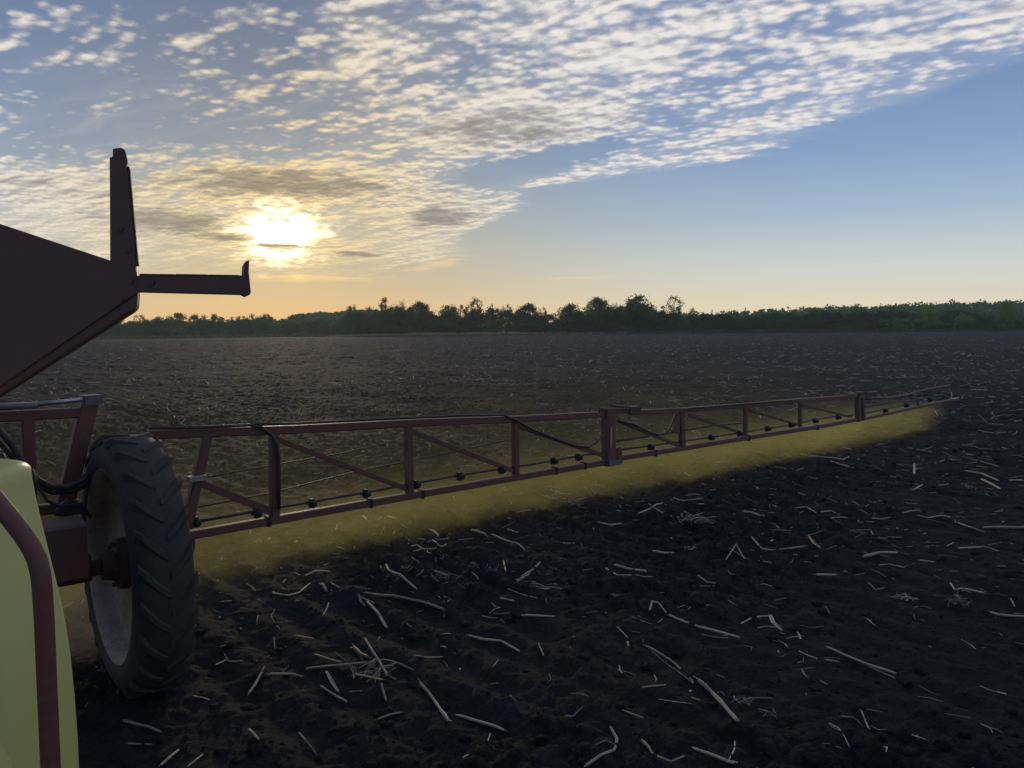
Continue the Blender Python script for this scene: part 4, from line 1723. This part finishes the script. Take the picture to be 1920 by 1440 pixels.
S([(467, 1305), (478, 1288), (490, 1267)], 8, 'thick pale stalk standing steeply left of the tangled heap')
S([(363, 1308), (378, 1311), (392, 1317)], 4, 'golden sliver on the dark soil below the tyre', 'straw_warm')
S([(576, 1263), (620, 1259), (660, 1254), (696, 1249)], 6, 'long stalk across the middle of the tangled heap', 'straw_dull', lift=2.0)
S([(696, 1249), (720, 1247), (738, 1250), (773, 1265)], 6, 'stalk curving down to the right from the tangled heap', 'straw_dull', lift=2.0)
S([(685, 1210), (698, 1232), (712, 1255), (726, 1277)], 7, 'steep thick stalk at the top of the tangled heap', lift=2.5)
S([(664, 1221), (677, 1233), (689, 1243)], 10, 'broad frayed stub leaning into the tangled heap', 'straw_dull', frayed=0.8)
S([(592, 1232), (615, 1239), (638, 1245)], 5, 'golden lit straw above the left arm of the tangled heap', 'straw_warm')
S([(667, 1269), (690, 1273), (718, 1279)], 6, 'bright stalk at the foot of the tangled heap', 'straw_warm')
S([(602, 1292), (625, 1305), (649, 1320)], 7, 'pale stalk sliding down below the tangled heap')
S([(612, 1265), (622, 1284), (634, 1303)], 8, 'wide dry leaf hanging from the tangled heap', leaf=True)
S([(715, 1287), (724, 1318)], 7, 'frayed short piece right below the tangled heap', 'straw_dull', frayed=0.6)
S([(507, 1269), (530, 1268), (550, 1271), (565, 1276)], 6, 'dull feathery husk left of the tangled heap', 'straw_dull', frayed=1.0)
S([(789, 1292), (803, 1303), (815, 1320), (840, 1356)], 9, 'thick curved stalk stripped at its lower end, right of the heap', 'straw', frayed=0.5)
S([(859, 1347), (895, 1358), (930, 1371), (944, 1376)], 8, 'smooth thick stalk with a dark tip, right of the curved one')
S([(919, 1380), (915, 1396)], 4, 'small splinter hanging below the smooth thick stalk', lift=1.0)
S([(467, 1373), (476, 1381), (485, 1391)], 7, 'stubby pale piece low at the left, alone on black soil')
S([(561, 1380), (572, 1393), (589, 1411)], 7, 'frayed bundle of straw low at the left', 'straw_dull', frayed=1.0)
S([(302, 1440), (316, 1428), (335, 1411)], 8, 'thick pale stalk cut by the bottom edge near the yellow tank')
S([(353, 1440), (366, 1430), (380, 1419)], 5, 'thinner stalk beside the thick one at the bottom edge')
S([(233, 1357), (258, 1364), (280, 1368), (300, 1378)], 8, 'dull grey stalk half buried right of the yellow tank', 'straw_dull')
S([(240, 1398), (262, 1399), (284, 1400)], 5, 'dim straight stick under the half buried stalk', 'straw_dull')
S([(709, 1353), (730, 1347), (751, 1342)], 6, 'dim broken stalk half sunk in the soil, bottom centre left', 'straw_dull')
S([(868, 1431), (879, 1418)], 4, 'short stick near the bottom edge left of the forked stalk')
S([(1153, 1062), (1180, 1071), (1211, 1082)], 7, 'bluish grey stalk lying above a thinner parallel one')
S([(1136, 1070), (1158, 1080), (1182, 1091)], 5, 'pale thinner stalk parallel below the bluish grey one')
S([(1309, 1087), (1325, 1094), (1341, 1101)], 4, 'crossed pair of straws, the longer one, right of centre')
S([(1311, 1098), (1340, 1094)], 2.5, 'crossed pair of straws, the thinner one, right of centre')
S([(1531, 1080), (1548, 1082), (1566, 1085)], 6, 'brightest short white stick at the right of the near soil')
S([(1649, 1062), (1666, 1062), (1683, 1064), (1695, 1067)], 3.5, 'thin wavy white straw below the thick level stalk')
S([(1629, 1096), (1642, 1100), (1656, 1106)], 4, 'small slanted stick below the wavy white straw')
S([(1223, 1135), (1235, 1144), (1248, 1152)], 5, 'small stalk with a folded leaf on its upper end')
S([(1223, 1134), (1219, 1141), (1217, 1149)], 6, 'folded leaf on the upper end of a small stalk', leaf=True)
S([(1255, 1158), (1283, 1170), (1311, 1180), (1348, 1189), (1385, 1199)], 6, 'longest thin stalk right of centre, slightly kinked')
S([(1317, 1194), (1340, 1197), (1365, 1199)], 4, 'short stick lying under the longest kinked stalk', 'straw_dull')
S([(1270, 1143), (1283, 1138), (1295, 1141), (1290, 1147), (1275, 1148)], 4, 'curled loop of dry leaf above the kinked stalk', 'straw_dull', leaf=True)
S([(1390, 1172), (1409, 1162), (1428, 1159), (1446, 1158)], 4, 'bowed stalk joined to a folded leaf at its right end')
S([(1443, 1161), (1450, 1175), (1465, 1190)], 11, 'folded triangular leaf hanging from the bowed stalk', leaf=True)
S([(1158, 1179), (1177, 1199)], 4, 'short slanted stick alone at the centre right')
S([(1177, 1208), (1178, 1215)], 6, 'tiny white chip below the short slanted stick')
S([(1212, 1216), (1240, 1231), (1267, 1250), (1300, 1284)], 6, 'long frayed leaf trailing down to a broad husk', 'straw_dull', frayed=0.8)
S([(1222, 1224), (1252, 1249), (1280, 1268), (1298, 1284)], 3, 'thin strand running along the long frayed leaf', 'straw_dull')
S([(1310, 1283), (1335, 1306), (1358, 1330), (1382, 1358)], 11, 'broad pale husk pointing down, at the end of the frayed leaf', 'straw', frayed=0.9)
S([(1236, 1314), (1265, 1318), (1295, 1322)], 3, 'thin level straw left of the broad husk')
S([(1498, 1224), (1515, 1232), (1531, 1238)], 3.5, 'thin straw left of the long doubled stalk')
S([(1549, 1241), (1571, 1248)], 5, 'short pale piece under the upper end of the long doubled stalk')
S([(1551, 1218), (1585, 1233), (1625, 1250), (1676, 1266)], 6, 'long doubled stalk, the straight pale one at the lower right')
S([(1556, 1217), (1600, 1240), (1640, 1258), (1677, 1275)], 3.5, 'thin stem running beside the long doubled stalk')
S([(1060, 1356), (1074, 1348), (1090, 1338)], 6, 'dull slanted stalk above the forked one at the bottom edge', 'straw_dull')
S([(1099, 1442), (1127, 1422), (1152, 1406), (1157, 1394), (1145, 1373)], 9, 'thick forked stalk bent like an elbow at the bottom edge')
S([(1150, 1400), (1136, 1390), (1118, 1398)], 4, 'side twig of the elbow shaped stalk at the bottom edge', 'straw_dull')
S([(1206, 1397), (1216, 1407), (1224, 1417)], 9, 'orange brown thick stub at the bottom edge', 'straw_warm')
S([(1224, 1417), (1236, 1432), (1258, 1433), (1282, 1427)], 6, 'bent stalk carrying on from the orange brown stub')
S([(1300, 1409), (1330, 1419), (1365, 1431), (1410, 1443)], 8, 'thick stalk with an upright branch at the bottom edge', frayed=0.5)
S([(1378, 1396), (1377, 1408), (1366, 1427)], 4, 'upright curved branch on the thick bottom edge stalk')
S([(1556, 1360), (1572, 1371), (1584, 1384), (1592, 1399)], 4, 'curved thin stem with a bright tip at the lower right')
S([(1615, 1339), (1622, 1354), (1629, 1370)], 5, 'white stick standing steeply at the lower right')
S([(1578, 1352), (1600, 1354), (1614, 1362)], 5, 'dull husk scraps between the curved stem and the steep white stick', 'straw_dull', frayed=0.7)
S([(1519, 858), (1540, 859), (1561, 861), (1580, 865), (1592, 857)], 4, 'long thin stalk just below the outer end of the spray, kinked at its right')
S([(1558, 872), (1592, 878)], 3, 'thin straw under the long stalk by the outer spray')
S([(1714, 879), (1714, 898)], 5, 'pale stub standing upright on the soil below the boom tip', lift=2)
S([(1811, 889), (1840, 893), (1872, 899)], 5, 'stout stalk at the right edge, upper of a loose bundle')
S([(1840, 901), (1858, 911), (1875, 920)], 5, 'lower slanting stalk of the loose bundle at the right edge')
S([(1892, 901), (1918, 903)], 4, 'level straw of the loose bundle, cut by the right edge')
S([(1712, 922), (1729, 916)], 4, 'short straw sloping up, below the upright pale stub')
S([(1393, 963), (1408, 964), (1427, 967)], 5, 'pale blue grey stalk lying level right of the straw mound')
S([(1492, 955), (1512, 959), (1530, 962)], 3, 'thin level straw, left of two in line')
S([(1539, 957), (1560, 961), (1582, 966)], 4, 'thin level straw, right of two in line')
S([(1635, 975), (1652, 976), (1668, 978)], 5, 'short stick under the brown root tuft')
S([(1692, 964), (1708, 961), (1724, 959)], 4, 'thin stick sloping up, right of the brown root tuft')
S([(1721, 968), (1740, 970), (1756, 969)], 3, 'upper straw of the small stack right of the brown root tuft')
S([(1752, 973), (1768, 974), (1782, 971)], 4, 'lower straw of the small stack right of the brown root tuft')
S([(1844, 993), (1880, 992), (1922, 990)], 6, 'thick level stalk cut by the right edge, halfway down the field')
S([(1797, 984), (1820, 991), (1845, 998)], 5, 'ragged grey stalk just left of the thick level one at the edge', 'straw_dull', frayed=0.7)
S([(1517, 1010), (1526, 1023), (1539, 1032)], 6, 'small bent stick, dull, on bare soil at the right', 'straw_dull')
S([(1410, 1019), (1428, 1022), (1447, 1028), (1480, 1032), (1511, 1039)], 5, 'long stalk with a leafy left end, above a forked twig')
S([(1437, 1029), (1432, 1038), (1426, 1047)], 4, 'side twig dropping from the long leafy stalk', 'straw_dull')
S([(1362, 1037), (1380, 1042), (1398, 1047)], 4, 'bright straw left of the long leafy stalk')
S([(1367, 1043), (1400, 1051), (1446, 1057)], 3, 'thin straw under the bright one, reaching right')
S([(1619, 1044), (1650, 1042), (1681, 1041)], 7, 'thick level bluish stalk, plainest one at the right')
S([(1725, 1053), (1738, 1055), (1751, 1058)], 5, 'short stalk in line right of the thick bluish one')
S([(1797, 1031), (1818, 1030), (1839, 1029)], 4, 'level thin stalk near the right edge')
S([(1782, 1098), (1790, 1104), (1803, 1108), (1822, 1110), (1844, 1115)], 5, 'pale stalk with an upturned left end near the right edge')
S([(1858, 1153), (1872, 1158), (1895, 1159), (1922, 1160)], 6, 'stalk with a raised left end, cut by the right edge')
S([(1033, 921), (1050, 923), (1069, 926)], 4, 'straw at the lower fringe of the spray, above the straw mound')
S([(1197, 966), (1217, 954), (1232, 950), (1248, 945)], 4, 'long arm of a chevron shaped straw pair')
S([(1217, 955), (1230, 959), (1243, 964)], 4, 'short arm of a chevron shaped straw pair')
S([(1259, 940), (1285, 942), (1316, 942)], 4, 'level stalk above the straw mound')
S([(1225, 1038), (1242, 1041), (1262, 1048)], 6, 'slightly arched pale stalk left of the bright straw')
S([(1122, 984), (1145, 985), (1164, 987)], 5, 'level stout stick left of the straw mound')
S([(923, 1012), (942, 1016), (961, 1021)], 5, 'straight stick leading to a shorter bent one')
S([(964, 1018), (974, 1025), (983, 1033)], 5, 'short bent stick right after the straight one')
S([(805, 996), (813, 1002), (822, 1008)], 6, 'short thick piece above the Y shaped twig')
S([(772, 1027), (782, 1028), (792, 1032), (804, 1034), (816, 1034)], 4, 'main stem of the Y shaped twig')
S([(776, 1041), (784, 1036), (792, 1032)], 4, 'lower arm of the Y shaped twig')
S([(802, 1011), (810, 1020), (819, 1030)], 6, 'leafy piece joining the right of the Y shaped twig', 'straw_dull')
S([(819, 1030), (828, 1028), (837, 1024)], 4, 'thin tail right of the Y shaped twig')
S([(885, 995), (893, 1003), (910, 1006)], 6, 'pale bent chunk right of the Y shaped twig')
S([(680, 973), (683, 976), (688, 980)], 6, 'bright chip glowing inside the spray', 'straw_warm')
S([(727, 971), (743, 976)], 5, 'dull yellow chip inside the spray', 'straw_warm')
S([(1663, 1009), (1690, 1010)], 3, 'faint straw below the brown root tuft', 'straw_dull')

# loose heaps: several straws held together by one root ball each
CLUMP = 'uprooted maize root tufts on the soil'


def root_tuft(px, py, wpx, label, n=16, mat='straw_dull', stub=True):
    g = on_ground(px, py)
    s = wpx * g.y / FPX
    base = g.copy()
    root = empty('root_tuft', base, label, 'root tuft', CLUMP)
    q = MB()
    for _ in range(n):
        a, a2 = random.random() * 6.283, random.random() * 6.283
        c = Vector((math.cos(a), math.sin(a) * 0.8, 0)) * s * 0.40 * math.sqrt(random.random()) + Vector((0, 0, s * random.uniform(0.01, 0.12)))
        l = s * random.uniform(0.08, 0.26)
        d = Vector((math.cos(a2), math.sin(a2), random.uniform(-0.25, 0.45))) * l
        k = Vector((random.gauss(0, 1), random.gauss(0, 1), abs(random.gauss(0, 1)))) * l * 0.16
        rr_ = max(0.0016, s * random.uniform(0.007, 0.016))
        if random.random() < 0.3:
            leaf_strip(q, [c - d, c + k, c + d], rr_ * 4)
        else:
            q.tube([c - d, c + k, c + d], [rr_, rr_, rr_ * 0.5], 5)
    link('roots', q.mesh('roots', (0, 0, 0)), M[mat], root)
    if stub:
        q = MB()
        a = random.random() * 3.0
        stalk_mesh(q, [Vector((0, 0, s * 0.1)), Vector((math.cos(a) * s * 0.16, math.sin(a) * s * 0.08, s * 0.16)), Vector((math.cos(a) * s * 0.36, math.sin(a) * s * 0.16, s * 0.22))], min(0.011, s * 0.045), 0.2)
        link('stub', q.mesh('stub', (0, 0, 0), True), M['straw_dull'], root)


root_tuft(836, 1088, 66, 'grey root tuft with a raised stub right of the thick slanting stalk')
root_tuft(832, 1117, 34, 'small wiry root tuft under the grey one with the raised stub', 12, stub=False)
root_tuft(1303, 988, 80, 'wide mound of roots and straws in the middle of the field', 30)
root_tuft(1300, 1022, 46, 'spiky root tuft just below the wide straw mound', 18, 'straw')
root_tuft(1078, 946, 60, 'root tuft at the lower edge of the spray, beside the boom middle', 22)
root_tuft(1033, 938, 34, 'smaller pale root tuft at the lower edge of the spray', 14, 'straw', False)
root_tuft(1440, 1340, 44, 'reddish root tuft right of the broad husk, at the bottom', 16)
root_tuft(1395, 1315, 52, 'dark root tuft spread above the reddish one', 18, stub=False)
root_tuft(1626, 966, 46, 'brown root tuft with an upright stub at the right', 16)
root_tuft(1695, 1120, 52, 'flat whitish root tuft near the right edge', 18, 'straw', False)
root_tuft(1800, 1136, 58, 'root tuft with peaked leaves near the right edge', 16)
root_tuft(690, 1262, 96, 'roots of the tangled heap right of the tyre', 30)
root_tuft(764, 1068, 40, 'feathery root tuft above the pale bent stalk', 14, stub=False)
root_tuft(1152, 1128, 20, 'tiny root star at the centre of the near soil', 12, 'straw', False)
root_tuft(613, 1022, 22, 'small root sprig at the lower fringe of the spray', 10, stub=False)
root_tuft(519, 1043, 20, 'root sprig in the spray right of the tyre', 10, stub=False)
root_tuft(530, 1262, 40, 'feathery root tuft left of the tangled heap', 14, stub=False)

# more small pieces, each its own thing, where the picture shows them large enough
rg2 = np.random.default_rng(77)
TRAVEL = math.atan2(-0.737 * 1.0, 0.676)


def rand_piece(x, y, L, r, ang):
    """points of a small broken stalk on the ground"""
    n = 3
    out = []
    bend = rg2.normal() * 0.25
    for i in range(n):
        t = i / (n - 1) - 0.5
        a = ang + bend * t * 2
        xx, yy = x + math.cos(a) * L * t, y + math.sin(a) * L * t
        out.append(Vector((xx, yy, gz(xx, yy) + r * 1.3 + 0.003)))
    return out


def small_zone(px, py):
    a = 'small straw piece '
    if py < 900:
        return a + ('on the soil seen behind the boom, inside its long truss' if px < 1150 else 'on the soil beside the outer half of the boom')
    if py < 1030:
        return a + ('in the fringe of the spray mist' if px < 1000 else 'on bare soil around the wide straw mound' if px < 1480 else 'around the brown root tuft at the right')
    if px < 640:
        return a + 'between the tyre and the tangled heap'
    if px < 1050:
        return a + ('around the long knobbly stalk' if py < 1180 else 'on the dark soil right of the tangled heap')
    if px < 1480:
        return a + ('around the longest kinked stalk' if py < 1230 else 'around the broad pale husk')
    return a + ('below the thick level bluish stalk' if py < 1200 else 'around the long doubled stalk')


left = 298 - n_stalks
cnt = 0
while cnt < left:
    rd = 4.6 * (16 / 4.6) ** rg2.random()
    a = R(-24) + rg2.random() * R(58)
    x, y = math.sin(a) * rd, math.cos(a) * rd
    if vnoise(np.array([x * 0.9]), np.array([y * 0.9]), 60)[0] + 0.5 < rg2.random() * 0.9:
        continue
    L = 0.04 + 0.12 * rg2.random() ** 1.8 + 0.004 * rd
    r = 0.0020 + 0.0035 * rg2.random() ** 2
    P = rand_piece(x, y, L, r, TRAVEL + rg2.normal() * 0.75)
    base = P[0].copy()
    q = MB()
    if rg2.random() < 0.35:
        leaf_strip(q, P, r * 4.5)
    else:
        q.tube(P, [r, r * 1.15, r * 0.7], 6)
    o = link('maize_stalk', q.mesh('maize_stalk', base, True), M['straw' if rg2.random() < 0.6 else 'straw_dull'], None, base)
    ppx = 960 + x / y * FPX
    ppy = 612 + CAM_H / y * FPX
    zn = small_zone(ppx, ppy)
    tag(o, zn, 'stalk', zn)
    cnt += 1


def build_litter():
    """everything smaller or farther: one mass of trash on the soil"""
    rg = np.random.default_rng(3)
    N = 19000
    # ground density falls with distance so that far trash reads as specks
    rd = 5.0 * (235 / 5.0) ** (rg.random(N) ** 0.62)
    a = R(-40) + rg.random(N) * R(80)
    x, y = np.sin(a) * rd, np.cos(a) * rd
    u, v = x * UX + y * UY, -x * UY + y * UX
    clump = vnoise(u * 0.45, v * 0.30, 61) + 0.6 * vnoise(u * 1.6, v * 1.1, 62) + 0.5
    keep = (clump > rg.random(N) * 1.05) & (rg.random(N) < np.clip((rd - 3) / 6.0, 0.30, 1.0))
    x, y, rd = x[keep], y[keep], rd[keep]
    n = len(x)
    L = (0.05 + 0.30 * rg.random(n) ** 2.6) * np.clip(0.25 + rd / 26.0, 0.35, 1.6)
    r = (0.0030 + 0.0075 * rg.random(n) ** 2) * np.clip(0.35 + rd / 18.0, 0.5, 4.2)
    ang = TRAVEL + rg.normal(size=n) * 0.7
    tilt = rg.normal(size=n) * 0.22
    dx, dy, dz = np.cos(ang) * np.cos(tilt), np.sin(ang) * np.cos(tilt), np.sin(tilt)
    d = np.stack([dx, dy, dz], -1)
    s = np.stack([-np.sin(ang), np.cos(ang), np.zeros(n)], -1)
    t = np.cross(d, s)
    c = np.stack([x, y, ground(x, y) + r * 1.2 + np.abs(dz) * L * 0.4 + np.clip(rd / 1500.0, 0, 0.06)], -1)
    mid = s * (rg.normal(size=n) * 0.10 * L)[:, None]
    vs = []
    for k, off in ((-0.5, 0.0), (0.0, 1.0), (0.5, 0.0)):
        for q in range(3):
            an = 2 * math.pi * q / 3
            vs.append(c + d * (L * k)[:, None] + mid * off + (s * math.cos(an) + t * math.sin(an)) * r[:, None])
    vs = np.stack(vs, 1)
    base = (np.arange(n) * 9)[:, None, None]
    pat = []
    for i in range(2):
        for q in range(3):
            pat.append((i * 3 + q, i * 3 + (q + 1) % 3, i * 3 + 3 + (q + 1) % 3, i * 3 + 3 + q))
    f = (base + np.array(pat)[None]).reshape(-1, 4)
    o = link('stalk_litter', np_mesh('stalk_litter', vs.reshape(-1, 3), f, True), M['litter'])
    tag(o, 'scattered bits of straw and stalk covering the tilled field', None, None, 'stuff')


build_litter()

# ------------------------------------------------------------------ evening haze
m, nt, pv = volume_mat('haze')
pv.inputs['Density'].default_value = 0.00020
pv.inputs['Color'].default_value = (0.72, 0.83, 0.96, 1)
pv.inputs['Anisotropy'].default_value = 0.55
haze = box_obj('haze', (-620, -60, -9.0), (700, 960, 48.0), m)
tag(haze, 'thin evening haze over the field', None, None, 'stuff')
